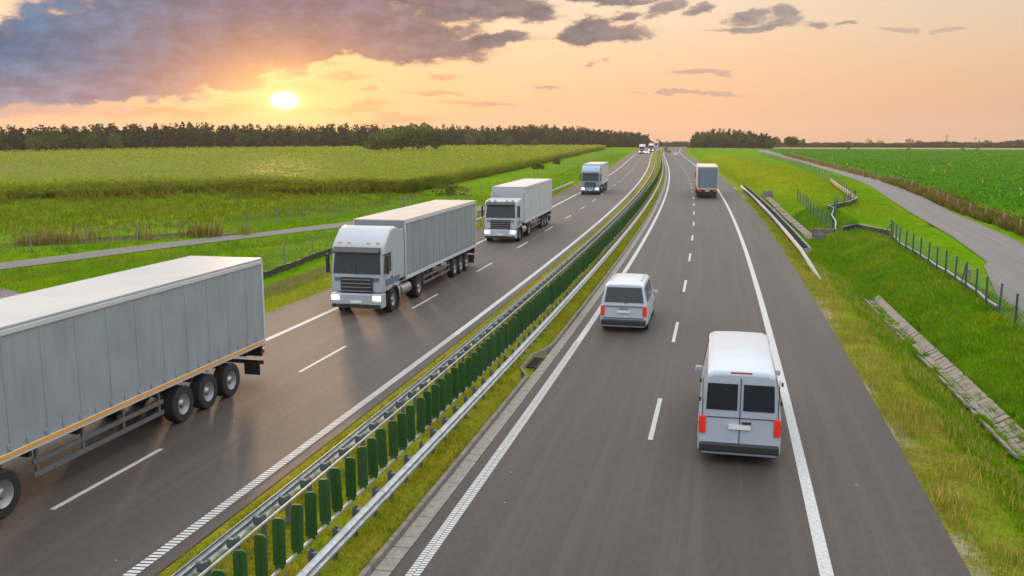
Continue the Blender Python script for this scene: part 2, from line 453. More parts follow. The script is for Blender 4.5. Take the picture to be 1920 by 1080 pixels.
# ------------------------------------------------------------------ ground sheet
def grow(start, stop, step, rate):
    out = [start]
    while out[-1] < stop: out.append(out[-1] + step); step *= rate
    return out
sl = np.array(sorted(set([-60, -30] + list(np.arange(-10, 70, .5)) + list(np.arange(70, 130, .8)) + [q for q in grow(130, 1600, 1.2, 1.035)])))
dl = sorted(set([round(float(x), 3) for x in list(np.arange(-56, -21, .5)) + list(np.arange(-21, 15, .3)) + list(np.arange(15, 30, .5)) + grow(30, 1500, .7, 1.075) + [-q for q in grow(56, 1600, .7, 1.075)]
             + [-20.05, -20, -10.05, -10, -9.8, -6.6, -6.45, -5.75, 4.55, 4.62, 8.15, 9.25]]))
dl = np.array(dl)
S_, D_ = np.meshgrid(sl, dl, indexing='ij')
Z_ = gz(S_, D_)
def zone_colours(s, d):
    n1 = fbm(s * .25, d * .6, 21); n2 = fbm(s * .9, d * .9, 33); n3 = fbm(s * .06, d * .06, 5)
    lush = np.array([.075, .185, .003]); mid = np.array([.13, .22, .004]); yel = np.array([.20, .185, .018]); dry = np.array([.21, .165, .06]); dark = np.array([.035, .085, .006])
    c = lush[None] * (1 - n1[..., None]) + mid[None] * n1[..., None]
    def blend(c, col, w): return c * (1 - w[..., None]) + np.array(col) * w[..., None]
    # median: yellowish
    w = ((d > -10.2) & (d < -5.7)) * np.clip(.35 + n2 * .9, 0, 1); c = blend(c, yel, w)
    w = ((d > -10.2) & (d < -8.9)) * .5; c = blend(c, [.26, .21, .03], w)
    # right verge next to the asphalt: dry, then lush
    w = np.clip((6.9 - d) / 1.6 + (n2 - .5) * 1.4, 0, 1) * (d > 4.4); c = blend(c, [.19, .185, .03], w * .85)
    w = np.clip((n2 - .52) * 5, 0, 1) * ((d > 4.4) & (d < 8)) * (s < 70); c = blend(c, [.15, .10, .035], w * .65)
    # steep far bank: bright yellow
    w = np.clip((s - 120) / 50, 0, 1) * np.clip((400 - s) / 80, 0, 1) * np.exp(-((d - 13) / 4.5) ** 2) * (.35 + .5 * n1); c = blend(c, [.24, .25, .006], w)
    # ditch bank is darker and thick
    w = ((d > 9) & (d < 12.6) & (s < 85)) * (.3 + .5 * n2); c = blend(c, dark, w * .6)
    # left verge: yellow strip, then stony dry slope, then meadow
    w = ((d < -20) & (d > -22.4)) * (.5 + .5 * n2); c = blend(c, [.20, .20, .02], w)
    w = np.clip((22.8 + (n2 - .5) * .8 + d) / -.5, 0, 1) * np.clip((d + 25.9) / .4, 0, 1) * (s < 118); c = blend(c, [.15, .135, .07], w * (.65 + .3 * n2))
    w = np.clip((-26 - d) / 1.5, 0, 1) * (d > -60); c = blend(c, [.12, .20, .006], w * .6)
    # rough bank and pond side: browner
    bd = seg_dist(s, d, CORN_EDGE[:6]); w = np.clip((17 - bd) / 6, 0, 1) * (d < -40) * (s < 140) * np.clip((s - 62) / 6, 0, 1)
    c = blend(c, [.11, .13, .008], w * (.25 + .5 * n1))
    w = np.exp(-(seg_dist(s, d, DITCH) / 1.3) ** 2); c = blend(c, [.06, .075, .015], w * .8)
    # fields
    w = np.clip((d - 27 - (s * .04)) / 1.0, 0, 1) * (s > 60) * (s < 585); c = blend(c, [.045, .14, .006], w)
    w = (s > 585) * (d > 20) * (s < 660); c = blend(c, [.30, .25, .13], w * 1.0)
    w = (s > 660) * 1.0; c = blend(c, [.10, .13, .04], w)
    w = ((d < -44) & (s > 110)) * 1.0; c = blend(c, [.09, .10, .01], w)
    # ground dug round the culvert
    w = np.exp(-((s - 86.5) / 2.2) ** 2 - ((d - 10) / 1.5) ** 2); c = blend(c, [.11, .085, .05], w * .9)
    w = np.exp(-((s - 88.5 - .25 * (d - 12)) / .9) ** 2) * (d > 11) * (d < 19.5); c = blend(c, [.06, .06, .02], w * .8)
    # bare soil crumbs along the asphalt edge
    w = np.exp(-((d - 4.75) / .16) ** 2) * np.clip((fbm(s * .5, d * 0, 77) - .5) * 7, 0, 1); c = blend(c, [.30, .26, .20], w)
    c *= (.86 + .4 * n3)[..., None]
    return c
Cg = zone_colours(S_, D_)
X_ = lat(S_) + D_
V = np.stack([X_, S_, Z_], -1).reshape(-1, 3)
ni, nj = S_.shape
I = (np.arange(ni - 1)[:, None] * nj + np.arange(nj - 1)[None]).ravel()
F = np.stack([I, I + 1, I + nj + 1, I + nj], -1)
mg = bpy.data.materials.new('turf_soil'); mg.use_nodes = True
T = NT(mg.node_tree); T.n.clear()
p_ = T.new('ShaderNodeBsdfPrincipled'); o_ = T.new('ShaderNodeOutputMaterial'); T.l.new(p_.outputs[0], o_.inputs[0])
at = T.new('ShaderNodeAttribute', attribute_name='Col').outputs[0]
pos = T.new('ShaderNodeTexCoord').outputs['Object']
na = T.noise(pos, 9, 5, .7); nb = T.noise(pos, 1.4, 4, .6); nc = T.noise(pos, .13, 3, .6)
c = T.mix(T.math('MULTIPLY', T.step(na, .38, .66), .65), at, T.vec('MULTIPLY', at, (.40, .46, .5)))
c = T.mix(T.math('MULTIPLY', T.step(nb, .45, .72), .5), c, T.vec('MULTIPLY', at, (1.45, 1.2, 1.1)))
c = T.mix(T.math('MULTIPLY', T.step(nc, .5, .75), .35), c, T.vec('MULTIPLY', at, (1.35, 1.02, 1.0)))
T.set(p_.inputs['Base Color'], c); p_.inputs['Roughness'].default_value = .9; p_.inputs['Specular IOR Level'].default_value = .0
b_ = T.new('ShaderNodeBump'); T.set(b_.inputs['Height'], T.math('ADD', na, T.math('MULTIPLY', nb, 2.0))); b_.inputs['Strength'].default_value = .9; b_.inputs['Distance'].default_value = .08
T.l.new(b_.outputs[0], p_.inputs['Normal'])
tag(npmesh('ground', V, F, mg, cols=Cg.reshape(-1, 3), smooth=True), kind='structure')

# ------------------------------------------------------------------ roads
def strip(name, d0, d1, s0, s1, z, m, nd=2, step=None, kind='structure', zf=None):
    ss = [s0]
    while ss[-1] < s1: ss.append(min(s1, ss[-1] + (step or max(1.0, ss[-1] * .03))))
    ss = np.array(ss); dd = np.linspace(d0, d1, nd)
    s, d = np.meshgrid(ss, dd, indexing='ij')
    zz = np.full(s.shape, z) if zf is None else zf(s, d) + z
    v = np.stack([lat(s) + d, s, zz], -1).reshape(-1, 3)
    a, b = s.shape; i = (np.arange(a - 1)[:, None] * b + np.arange(b - 1)[None]).ravel()
    f = np.stack([i, i + 1, i + b + 1, i + b], -1)
    o = npmesh(name, v, f, m, uv=np.stack([d.ravel(), s.ravel()], -1))
    if kind: o['kind'] = kind
    return o
asL = asphalt('asphalt_westbound', (.067, .0535, .0455), .22, tracks=(-16.6, -14.8, -13.1, -11.4))
asR = asphalt('asphalt_eastbound', (.059, .048, .0415), .22, tracks=(-4.5, -2.7, -.8, 1.0))
ROADEND = 1500
fall = lambda s, d: -np.clip(s - 640, 0, None) * .0105
strip('carriageway', -20.03, -10.0, -12, ROADEND, 0.0, asL, zf=fall)
strip('carriageway', -5.8, 4.58, -12, ROADEND, 0.0, asR, zf=fall)
# lips of the pavement: the surfacing has a thickness
wp = mat('road_paint', (.46, .46, .45), .65, var=.35, scale=14, bump=.3)
mk = MB()
def flat(mb, s0, s1, d0, d1, z=.004, n=1):
    ss = np.linspace(s0, s1, n + 1)
    for a, b in zip(ss[:-1], ss[1:]):
        mb.add([P(a, d0, z), P(a, d1, z), P(b, d1, z), P(b, d0, z)], [(0, 1, 2, 3)])
for k in range(-3, 51):
    for base, dc in ((25.65, -1.76), (18.0, -13.97)):
        s0 = base + 12 * k - 2
        if s0 > -10: flat(mk, s0, s0 + 4, dc - .065, dc + .065, .004, 2)
tag(mk.build('lane_markings', wp), kind='structure')
el = MB()
for a, b in zip(np.arange(-10, 630, 5.0), np.arange(-5, 635, 5.0)):
    flat(el, a, b, 1.88, 2.13); flat(el, a, b, -17.58, -17.34)
    if a >= 35: flat(el, a, b, -5.51, -5.27); flat(el, a, b, -10.58, -10.34)
tag(el.build('edge_lines', wp), kind='structure')
# profiled (ribbed) part of the median lines
rib = MB(); s = 2.0
while s < 35:
    rib.add([P(s, -10.58, .009), P(s + .03, -10.34, .009), P(s + .115, -10.34, .009), P(s + .085, -10.58, .009)], [(0, 1, 2, 3)]); s += .13
s = 2.0
while s < 35:
    for q in range(2):
        d0 = -5.53 + q * .135
        rib.add([P(s + q * .05, d0, .009), P(s + .015 + q * .05, d0 + .125, .009), P(s + .085 + q * .05, d0 + .125, .009), P(s + .07 + q * .05, d0, .009)], [(0, 1, 2, 3)])
    s += .10
tag(rib.build('ribbed_edge_lines', mat('rib_paint', (.5, .5, .485), .6, var=.2, scale=6)), kind='structure')

def ribbon(name, path, w, dz, m, extra=None):
    """road along an (s,d) polyline, draped on the ground"""
    pts = []
    for (a, b), (c, e) in zip(path[:-1], path[1:]):
        n = max(2, int(math.hypot(c - a, e - b) / 2))
        pts += [(a + (c - a) * t / n, b + (e - b) * t / n) for t in range(n)]
    pts.append(path[-1])
    k = 7
    arr = np.array(pts)
    for _ in range(3): arr[1:-1] = (arr[:-2] + 2 * arr[1:-1] + arr[2:]) / 4
    vs = []; uvs = []
    for i in range(len(arr)):
        t = arr[min(i + 1, len(arr) - 1)] - arr[max(i - 1, 0)]; t = t / np.hypot(*t); nrm = np.array([-t[1], t[0]])
        ww = w(arr[i][0]) if callable(w) else (-w / 2, w / 2)
        zc = float(gz(*arr[i]))
        for q in np.linspace(ww[0], ww[1], k):
            p = arr[i] + nrm * q
            vs.append(P(p[0], p[1], max(float(gz(p[0], p[1])) + .015, zc) + dz)); uvs.append((q, i * 2.0))
    b = k; i = (np.arange(len(arr) - 1)[:, None] * b + np.arange(b - 1)[None]).ravel()
    f = np.stack([i, i + 1, i + b + 1, i + b], -1)
    return tag(npmesh(name, vs, f, m, uv=uvs), kind='structure')
asS = asphalt('asphalt_service', (.135, .122, .113), .15)
ribbon('service_road', SERVICE, lambda s: (-1.9 - (max(0.0, min(1.6, .35 + (64 - s) * .09)) if s < 64 else 0.0), 2.3 + max(0, (s - 100) * .006)), .03, asS)
ribbon('side_road', SIDE, 2.7, .03, asS)
# end of a paved yard at the left border
pv = [(22, -26.8), (30, -28.2), (34.6, -30.0), (37.9, -32.7), (40.1, -35.2), (41.7, -38.2), (42, -44), (36, -52), (22, -52), (10, -46), (8, -30)]
pm = MB(); pm.v = [P(a, b, -.22) for a, b in pv] + [P(a, b, -.75) for a, b in pv]; n = len(pv)
pm.f = [tuple(range(n))] + [(i, (i + 1) % n, n + (i + 1) % n, n + i) for i in range(n)]
tag(pm.build('yard_paving', mat('yard_asphalt', (.13, .115, .105), .85, var=.2, scale=1.2, bump=.3, bscale=40)), kind='structure')

# ------------------------------------------------------------------ kerb and gutter along the median
conc = mat('concrete', (.235, .21, .18), .85, var=.3, scale=6, bump=.4, bscale=40)
concd = mat('concrete_weathered', (.19, .17, .145), .9, var=.4, scale=4, bump=.5, bscale=30)
def kerb_d(s): return -6.17 - .42 * max(0, min(1, (s - 29.2) / .8)) * max(0, min(1, (33.2 - s) / .8))
kb = MB(); s = 6.0
while s < 400:
    L = 1.0 if s < 80 else 6.0; g = .012
    p0, p1 = s + g, s + L - g
    d0, d1 = kerb_d(p0), kerb_d(p1)
    kb.add([P(p0, d0 - .12, -.1), P(p0, d0, -.1), P(p1, d1, -.1), P(p1, d1 - .12, -.1), P(p0, d0 - .12, .115), P(p0, d0 - .015, .115), P(p1, d1 - .015, .115), P(p1, d1 - .12, .115)],
           [(4, 5, 6, 7), (0, 1, 5, 4), (1, 2, 6, 5), (2, 3, 7, 6), (3, 0, 4, 7)])
    s += L
tag(kb.build('kerb', concd, bevel=.012), kind='structure')
gt = MB(); s = 6.0
while s < 400:
    L = .5 if s < 80 else 6.0; g = .009; t = random.uniform(-.006, .006)
    gt.add([P(s + g, -6.16, .006 + t), P(s + g, -5.82, .010 + t), P(s + L - g, -5.82, .010 - t), P(s + L - g, -6.16, .006 - t),
            P(s + g, -6.16, -.08), P(s + g, -5.82, -.08), P(s + L - g, -5.82, -.08), P(s + L - g, -6.16, -.08)], [(0, 1, 2, 3), (0, 4, 5, 1), (1, 5, 6, 2), (2, 6, 7, 3), (3, 7, 4, 0)])
    s += L
tag(gt.build('gutter', conc), kind='structure')
gd = MB()
for i in range(9): gd.box(P(30.45 + i * .17, -6.36, .01), (.34, .05, .05))
gd.box(P(31.1, -6.55, .02), (.05, 1.6, .05)); gd.box(P(31.1, -6.19, .02), (.05, 1.6, .05))
iron = mat('cast_iron', (.05, .04, .035), .7, .6, var=.5, scale=9)
tag(gd.build('drain_grate', iron), 'dark iron drain grate set in the notch of the median kerb', 'grate')

# ------------------------------------------------------------------ concrete ditch lining on the right
ch = MB(); s = 20.0
def trough_d(s): return 8.62 + .15 * math.sin(s * .09)
while s < 84:
    if s > 54.5: break
    L = .5; g = .012; dc = trough_d(s)
    for a, b, za, zb in ((-.44, -.17, -1.05, -1.2), (-.13, .12, -1.2, -1.2), (.15, .50, -1.2, -.98)):
        if a == -.44 and random.random() < .35: continue
        t = random.uniform(-.028, .028)
        v = [(s + g, dc + a, za + t), (s + g, dc + b, zb + t), (s + L - g, dc + b, zb - t), (s + L - g, dc + a, za - t)]
        ch.add([P(q[0], q[1], q[2]) for q in v] + [P(q[0], q[1], q[2] - .09) for q in v], [(0, 1, 2, 3), (0, 4, 5, 1), (1, 5, 6, 2), (2, 6, 7, 3), (3, 7, 4, 0)])
    s += L
s = 88.0
while s < 142:
    dc = 8.7
    for a, b, za, zb in ((-.42, -.16, .12, .0), (-.14, .14, .0, .0), (.16, .42, .0, .12)):
        zb0 = float(gz(s, dc)) + .08
        v = [(s + .012, dc + a, zb0 + za), (s + .012, dc + b, zb0 + zb), (s + .99, dc + b, zb0 + zb), (s + .99, dc + a, zb0 + za)]
        ch.add([P(*q) for q in v] + [P(q[0], q[1], q[2] - .09) for q in v], [(0, 1, 2, 3), (0, 4, 5, 1), (1, 5, 6, 2), (2, 6, 7, 3), (3, 7, 4, 0)])
    s += 1.0
tag(ch.build('drainage_channel', mat('ditch_slabs', (.25, .215, .17), .9, var=.35, scale=3, bump=.5, bscale=25)), kind='structure')
# culvert mouth
cu = thing('culvert', 'weathered concrete culvert mouth at the bend of the black low fence', 'culvert', G(86.4, 9.9))
m = MB(); zb = -.05
m.box((0, .95, .3), (2.2, .18, .9)); m.box((1.0, 0, .22), (.18, 1.7, .7)); m.box((0, -.95, .15), (2.2, .18, .6)); m.build('headwall', concd, cu, bevel=.02)
m = MB(); m.box((-.1, 0, -.04), (1.95, 1.68, .1)); m.build('floor_slab', concd, cu)
st = thing('stone_outlet', 'pale concrete outlet block at the far end of the right ditch', 'outlet', G(137.5, 8.9))
m = MB(); m.box((0, 0, .45), (1.5, .25, 1.1)); m.box((.68, -.6, .3), (.22, .95, .8)); m.build('headwall', conc, st, bevel=.02)

# ------------------------------------------------------------------ guardrails
steel = mat('galvanised_steel', (.42, .46, .48), .42, .75, var=.3, scale=5)
steeld = mat('galvanised_post', (.20, .225, .24), .5, .6, var=.35, scale=6)
W = [(0, .31), (.02, .285), (.08, .25), (.08, .205), (.025, .165), (.025, .145), (.08, .105), (.08, .06), (.02, .025), (0, 0)]
Wp = [(a, b) for a, b in W] + [(a - .012, b) for a, b in reversed(W)]
def rail_path(s0, s1, d, z, step=2.0):
    out = []; s = s0
    while True:
        dd = d(s) if callable(d) else d; z_ = z(s) if callable(z) else z
        h = heading(s); out.append((P(s, dd, z_), (math.cos(h), -math.sin(h))))
        if s >= s1: break
        s = min(s1, s + (step if s < 120 else 8))
    return out
def sweep_side(path, prof, sign): return MB().sweep(path, [(a * sign, b) for a, b in prof], closed=True)

def add_posts(parent, ss, d, fn, m, name='post', limit=100):
    """first `limit` posts are parts sharing one mesh; the rest one stuff part"""
    proto = None; rest = MB()
    for i, s in enumerate(ss):
        if i < limit:
            if proto is None:
                o = fn(MB()).build(name, m, parent); proto = o
            else:
                o = proto.copy(); COL.objects.link(o); o.parent = parent
            o.location = P(s, d, 0); o.rotation_euler = (random.gauss(0, .022), random.gauss(0, .022), -heading(s) + (random.gauss(0, .16) if name == 'glare_slat' else 0))
        else:
            M = Matrix.Translation(P(s, d, 0)) @ Matrix.Rotation(-heading(s), 4, 'Z')
            q = fn(MB()); rest.add([M @ Vector(v) for v in q.v], q.f)
    if rest.v: tag(rest.build(name, m, parent), kind='stuff')

def post_fn(sign, h=.72):
    def f(mb):                            # C-section post with a spacer block reaching to the beam
        mb.box((-.03 * sign, 0, h / 2 - .15), (.012, .11, h + .3)); mb.box((0, .05, h / 2 - .15), (.06, .012, h + .3)); mb.box((0, -.05, h / 2 - .15), (.06, .012, h + .3))
        mb.box((.11 * sign, 0, h - .13), (.16, .09, .17))
        return mb
    return f
def with_bolts(m, path_d, sign, s0, s1):          # splice laps and bolt heads belong to the beam
    for s in np.arange(s0, min(s1, 70), 1.0):
        x, y, z = P(s, path_d + sign * .05, .595)
        for dz in (-.02, .02): m.box((x, y + dz * 4, z + .03), (.03, .03, .03))
    for s in np.arange(s0, min(s1, 120), 4.0):
        h = heading(s)
        m.sweep([(P(s - .16, path_d, .45), (math.cos(h), -math.sin(h))), (P(s + .16, path_d, .45), (math.cos(h), -math.sin(h)))], [(a * sign + sign * .008, b) for a, b in W])
    return m
gl = thing('guardrail', 'galvanised median guardrail with its beam facing the left carriageway', 'guardrail', (0, 0, 0))
with_bolts(sweep_side(rail_path(4, 470, -8.78, .45), Wp, -1), -8.78, -1, 5.3, 470).build('beam', steel, gl, smooth=True)
add_posts(gl, np.arange(5.3, 470, 1.0), -8.55, post_fn(-1), steeld)
tb = MB(); pth = rail_path(4, 470, -8.38, .70)
for a, b in zip(pth[:-1], pth[1:]): tb.tube(a[0], b[0], .028, 6)
tb.build('rail_tube', steel, gl, smooth=True)
gr = thing('guardrail', 'galvanised median guardrail facing the right carriageway and carrying the green glare slats', 'guardrail', (0, 0, 0))
with_bolts(sweep_side(rail_path(4, 470, -6.76, .45), Wp, 1), -6.76, 1, 5.1, 470).build('beam', steel, gr, smooth=True)
add_posts(gr, np.arange(5.1, 470, 1.0), -6.99, post_fn(1), steeld)
tb = MB(); pth = rail_path(4, 470, -7.19, .70)
for a, b in zip(pth[:-1], pth[1:]): tb.tube(a[0], b[0], .035, 6)
tb.build('rail_tube', steel, gr, smooth=True)
slatm = mat('slat_green', (.014, .075, .008), .5, var=.35, scale=4, spec=.35)
T = NT(slatm.node_tree); pb_ = T.n['Principled BSDF']; lk = pb_.inputs['Base Color'].links[0].from_socket
oi = T.new('ShaderNodeObjectInfo').outputs['Random']              # each slat has aged differently
T.set(pb_.inputs['Base Color'], T.mix(T.math('MULTIPLY', oi, .55), lk, (.035, .085, .022)))
def slat_fn(mb):
    w, t, h0, h1 = .105, .022, .76, 1.60
    out = []
    prof = [(-w, h0 + .01), (-w, h1 - .05), (-w + .03, h1 - .01), (-w + .06, h1), (w - .06, h1), (w - .03, h1 - .01), (w, h1 - .05), (w, h0 + .01), (w - .01, h0), (-w + .01, h0)]
    n = len(prof)
    c, s_ = math.cos(R(10)), math.sin(R(10))
    vs = [(a * c - b * s_, a * s_ + b * c, z) for b in (-t, t) for a, z in prof]
    fs = [tuple(range(n - 1, -1, -1)), tuple(range(n, 2 * n))] + [(i, (i + 1) % n, n + (i + 1) % n, n + i) for i in range(n)]
    mb.add(vs, fs)
    mb.box((.0, 0, .735), (.14, .09, .07), R(10)); mb.box((0, -.028, 1.18), (.012, .012, .74), R(10))
    return mb
add_posts(gr, np.arange(9.0, 430, .62), -7.21, slat_fn, slatm, name='glare_slat')

grr = thing('guardrail', 'short double guardrail on the right verge lit orange, its near end sloping into the grass', 'guardrail', (0, 0, 0))
rz = lambda s: -.35 + .80 * max(0, min(1, (s - 54) / 8.0))
rd = lambda s: 5.35 + .35 * max(0, min(1, (62 - s) / 8.0))
sweep_side(rail_path(54, 141, rd, rz, 1.0), Wp, -1).build('beam', steel, grr, smooth=True)
sweep_side(rail_path(63, 141, 5.98, .40), Wp, 1).build('back_beam', steel, grr, smooth=True)
en = MB()
for i in range(10):
    t0, t1 = math.pi * i / 10, math.pi * (i + 1) / 10
    a0, a1 = (5.66 - .32 * math.cos(t0), 63 - .45 * math.sin(t0)), (5.66 - .32 * math.cos(t1), 63 - .45 * math.sin(t1))
    en.add([P(a0[1], a0[0], .42), P(a1[1], a1[0], .42), P(a1[1], a1[0], .72), P(a0[1], a0[0], .72)], [(0, 1, 2, 3)])
en.build('rounded_end', steel, grr, smooth=True)
def pd_fn(mb):
    mb.box((0, 0, .22), (.08, .11, 1.0)); mb.box((0, 0, .58), (.5, .10, .24)); return mb
add_posts(grr, np.arange(64, 141, 1.0), 5.66, pd_fn, mat('dark_post', (.03, .037, .04), .6, .3, scale=5))
for s0, s1, lab in ((62, 92, 'weathered guardrail on the left verge behind the two nearest complete trucks'), (113, 147, 'weathered guardrail on the left verge beside the farthest of the blurred trucks')):
    g_ = thing('guardrail', lab, 'guardrail', (0, 0, 0))
    sweep_side(rail_path(s0, s1, -20.5, .42), Wp, 1).build('beam', steel, g_, smooth=True)
    add_posts(g_, np.arange(s0 + .5, s1, 2.0), -20.72, post_fn(1), steeld)
    if s0 < 100: tag(g_, 'grey guardrail on the left verge between the second and third trucks')
    else: tag(g_, 'short grey guardrail on the left verge ahead of the smaller far lorry')

# ------------------------------------------------------------------ fences
fgreen = mat('fence_post_green', (.035, .085, .085), .55, .2, var=.3, scale=4)
fgrey = mat('fence_post_grey', (.22, .23, .24), .6, .4, var=.3, scale=4)
fwood = mat('fence_post_wood', (.42, .30, .17), .85, var=.4, scale=6, bump=.4)
wire = mat('fence_wire', (.10, .17, .14), .5, .5)
wireg = mat('fence_wire_grey', (.25, .26, .25), .5, .5)
def resample(path, step):
    out = []; carry = 0.0
    for (a, b), (c, e) in zip(path[:-1], path[1:]):
        L = math.hypot(c - a, e - b); t = carry
        while t < L: out.append((a + (c - a) * t / L, b + (e - b) * t / L)); t += step
        carry = t - L
    out.append(path[-1]); return out
def wire_fence(label, path, step, h, pm, wm, r=.035, nwires=7, square=False, group=None, verticals=True, every=None):
    f = thing('wire_fence', label, 'fence', (0, 0, 0), group=group)
    pts = resample(path, step)
    proto = None
    for i, (a, b) in enumerate(pts):
        if proto is None:
            m = MB()
            if square: m.box((0, 0, h / 2 - .2), (r * 2, r * 2, h + .4))
            else: m.tube((0, 0, -.4), (0, 0, h), r, 8); m.tube((0, 0, h), (0, 0, h + .03), r * 1.25, 8)
            proto = o = m.build('post', pm, f, smooth=not square)
        else:
            o = proto.copy(); COL.objects.link(o); o.parent = f
        o.location = G(a, b); o.rotation_euler = (random.uniform(-.03, .03), random.uniform(-.03, .03), random.uniform(-.3, .3))
    w = MB()
    for (a, b), (c, e) in zip(pts[:-1], pts[1:]):
        p, q = Vector(G(a, b)), Vector(G(c, e))
        for k in range(nwires):
            z = .12 + (h - .2) * k / (nwires - 1)
            w.tube(p + Vector((0, 0, z)), q + Vector((0, 0, z)), .007, 3)
        if verticals:
            L = (q - p).length; nv = int(L / .25)
            for k in range(1, nv):
                m_ = p.lerp(q, k / nv)
                w.tube(m_ + Vector((0, 0, .1)), m_ + Vector((0, 0, h - .08)), .0045, 3)
    w.build('wire_mesh', wm, f)
    return f
FR = [(33.0, 11.9), (42.7, 12.42), (46.5, 12.46), (51.3, 12.79), (59.3, 13.01), (64.6, 13.10), (72, 13.2), (78.3, 13.78)]
fr = wire_fence('green wire mesh fence on round posts above the right ditch', FR, 2.45, 1.45, fgreen, wire, r=.05, nwires=9)
br = MB()
a = Vector(G(78.3, 13.78)); br.tube(a + Vector((0, 0, 1.25)), a + Vector((.1, -1.1, -.1)), .03, 6); br.tube(a + Vector((0, 0, 1.25)), a + Vector((-.9, .2, -.2)), .03, 6)
b = Vector(G(52.9, 12.85)); br.tube(b + Vector((0, 0, 1.3)), b + Vector((.05, 1.0, 0)), .035, 6)
br.build('brace', fgreen, fr, smooth=True)
wire_fence('long wire fence with thin posts between the right bank and the service road', [(117, 17.0), (140, 18.6), (162, 19.8), (194, 22.0), (260, 26.5), (319, 29.5), (380, 32.5)], 3.0, 1.5, fgreen, wire, r=.035, nwires=6, verticals=False)
wire_fence('low ditch side fence with dark posts beside the far concrete channel', [(88, 10.6), (95, 10.5), (103, 10.6), (112, 11.0), (122, 11.2)], 3.4, 1.5, fgreen, wire, r=.04, nwires=6)
wire_fence('short fence of dark posts climbing the bank to the S shaped black barrier', [(95.5, 11.4), (101.3, 12.9), (106.6, 13.2), (112, 15.5), (117, 17.2)], 3.2, 1.4, fgreen, wire, r=.04, nwires=6)
wire_fence('pale wooden post and wire fence along the brushy edge of the right field', [(70, 23.2), (89, 25.0), (98.4, 25.3), (127.3, 27.5), (155.6, 29.3), (195.2, 31.5), (230.8, 33.2), (263, 35), (385, 44.5)], 6.2, 1.35, fwood, wireg, r=.055, nwires=3, square=True, verticals=False)
wire_fence('grey wire fence with slim posts along the stony left verge', [(18, -25.2), (36.9, -25.9), (41.4, -26.1), (47.5, -27.0), (53.3, -27.6), (58, -27.8), (75, -27.6), (94, -25.4)], 4.6, 1.6, fgrey, wireg, r=.045, nwires=8)
wire_fence('grey wire fence with slim posts beside the reedy pond', [(44, -52.5), (56.1, -47.3), (63.2, -43.9), (71, -41.5), (80.8, -39.5), (85.2, -38.5), (93.1, -34.2), (96.5, -33.3)], 4.1, 1.55, fgrey, wireg, r=.045, nwires=6)
wire_fence('long post and wire fence along the meadow below the corn field', [(110, -30.5), (121, -31.4), (169, -30.6), (273, -29.6), (425, -28.6)], 5.5, 1.5, fgrey, wireg, r=.05, nwires=5, verticals=False)
gd_ = thing('field_gate', 'dark tall gate posts with rails beside the corn bank', 'gate', G(95.5, -33.4))
m = MB()
for i in range(5): m.tube((i * .45, i * .12, -.2), (i * .45, i * .12, 2.0 - .12 * (i % 2)), .05, 6)
m.build('post_row', fgrey, gd_)

# low black amphibian barriers
blk = mat('black_plastic', (.022, .028, .035), .5, var=.3, scale=3)
blkt = mat('barrier_rail_cap', (.30, .33, .36), .5, .3, var=.25, scale=4)
def barrier(label, path, h=.42, cap=True, z0=None, group=None):
    f = thing('amphibian_barrier', label, 'low barrier', (0, 0, 0), group=group)
    pts = resample(path, .5); arr = np.array(pts)
    for _ in range(4): arr[1:-1] = (arr[:-2] + 2 * arr[1:-1] + arr[2:]) / 4
    w = MB(); path3 = []
    for i in range(len(arr)):
        t = arr[min(i + 1, len(arr) - 1)] - arr[max(i - 1, 0)]; t = t / np.hypot(*t)
        path3.append((G(arr[i][0], arr[i][1]), (t[0], -t[1])))
    w.sweep(path3, [(-.02, -.25), (-.02, h), (.02, h), (.02, -.25)], closed=True); w.build('panel', blk, f)
    if cap:
        c = MB(); c.sweep(path3, [(-.05, h + .003), (-.05, h + .05), (.07, h + .05), (.07, h + .003)], closed=True); c.build('cap', blkt, f)
    return f
barrier('black S shaped low barrier bending down to the culvert on the right bank', [(86.6, 10.6), (90, 11.2), (96, 11.6), (101.3, 12.6), (104, 12.9), (106.6, 12.5), (108.5, 13.6), (112, 15.6), (117, 17.4)], .5)
barrier('low barrier lit orange along the right hand fence above the S bend', [(117.2, 17.5), (125.7, 17.9), (140, 18.6), (150.6, 19.3)], .5)
barrier('black low barrier running from the culvert up to the green fence corner', [(85.2, 11.1), (85.6, 12.1), (84.8, 12.3), (82.5, 12.9), (79.6, 13.9)], .5)
barrier('pale concrete foot board under the green mesh fence', [(78.3, 13.9), (72, 13.3), (64.6, 13.2), (59.3, 13.1), (51.3, 12.88), (46, 12.55)], .3, cap=True)
barrier('long dark low barrier at the foot of the left verge fence', [(18, -25.0), (38.1, -25.7), (47.5, -26.8), (58.3, -27.5), (75, -27.4), (94, -25.2)], .42, cap=False)
barrier('short dark low barrier bending down to the left guardrail', [(94.5, -25.0), (94.9, -26.2), (97, -27.5), (103, -29.2), (110.3, -30.5)], .5)

# ------------------------------------------------------------------ water
wm_ = bpy.data.materials.new('pond_water'); wm_.use_nodes = True
T = NT(wm_.node_tree); pb = T.n['Principled BSDF']; pb.inputs['Base Color'].default_value = (.02, .016, .008, 1); pb.inputs['Roughness'].default_value = .07
bb = T.new('ShaderNodeBump'); T.set(bb.inputs['Height'], T.noise(T.new('ShaderNodeTexCoord').outputs['Object'], 5, 3)); bb.inputs['Strength'].default_value = .06
T.l.new(bb.outputs[0], pb.inputs['Normal'])
pm = MB(); ps, pd, pa, pl, pw = POND; pts = []
for i in range(48):
    t = 2 * math.pi * i / 48; a = pl * 1.12 * math.cos(t); b = pw * 1.3 * math.sin(t)
    pts.append(P(ps + a * math.cos(pa) - b * math.sin(pa), pd + a * math.sin(pa) + b * math.cos(pa), -.50))
pm.poly(pts); tag(pm.build('pond', wm_), kind='structure')

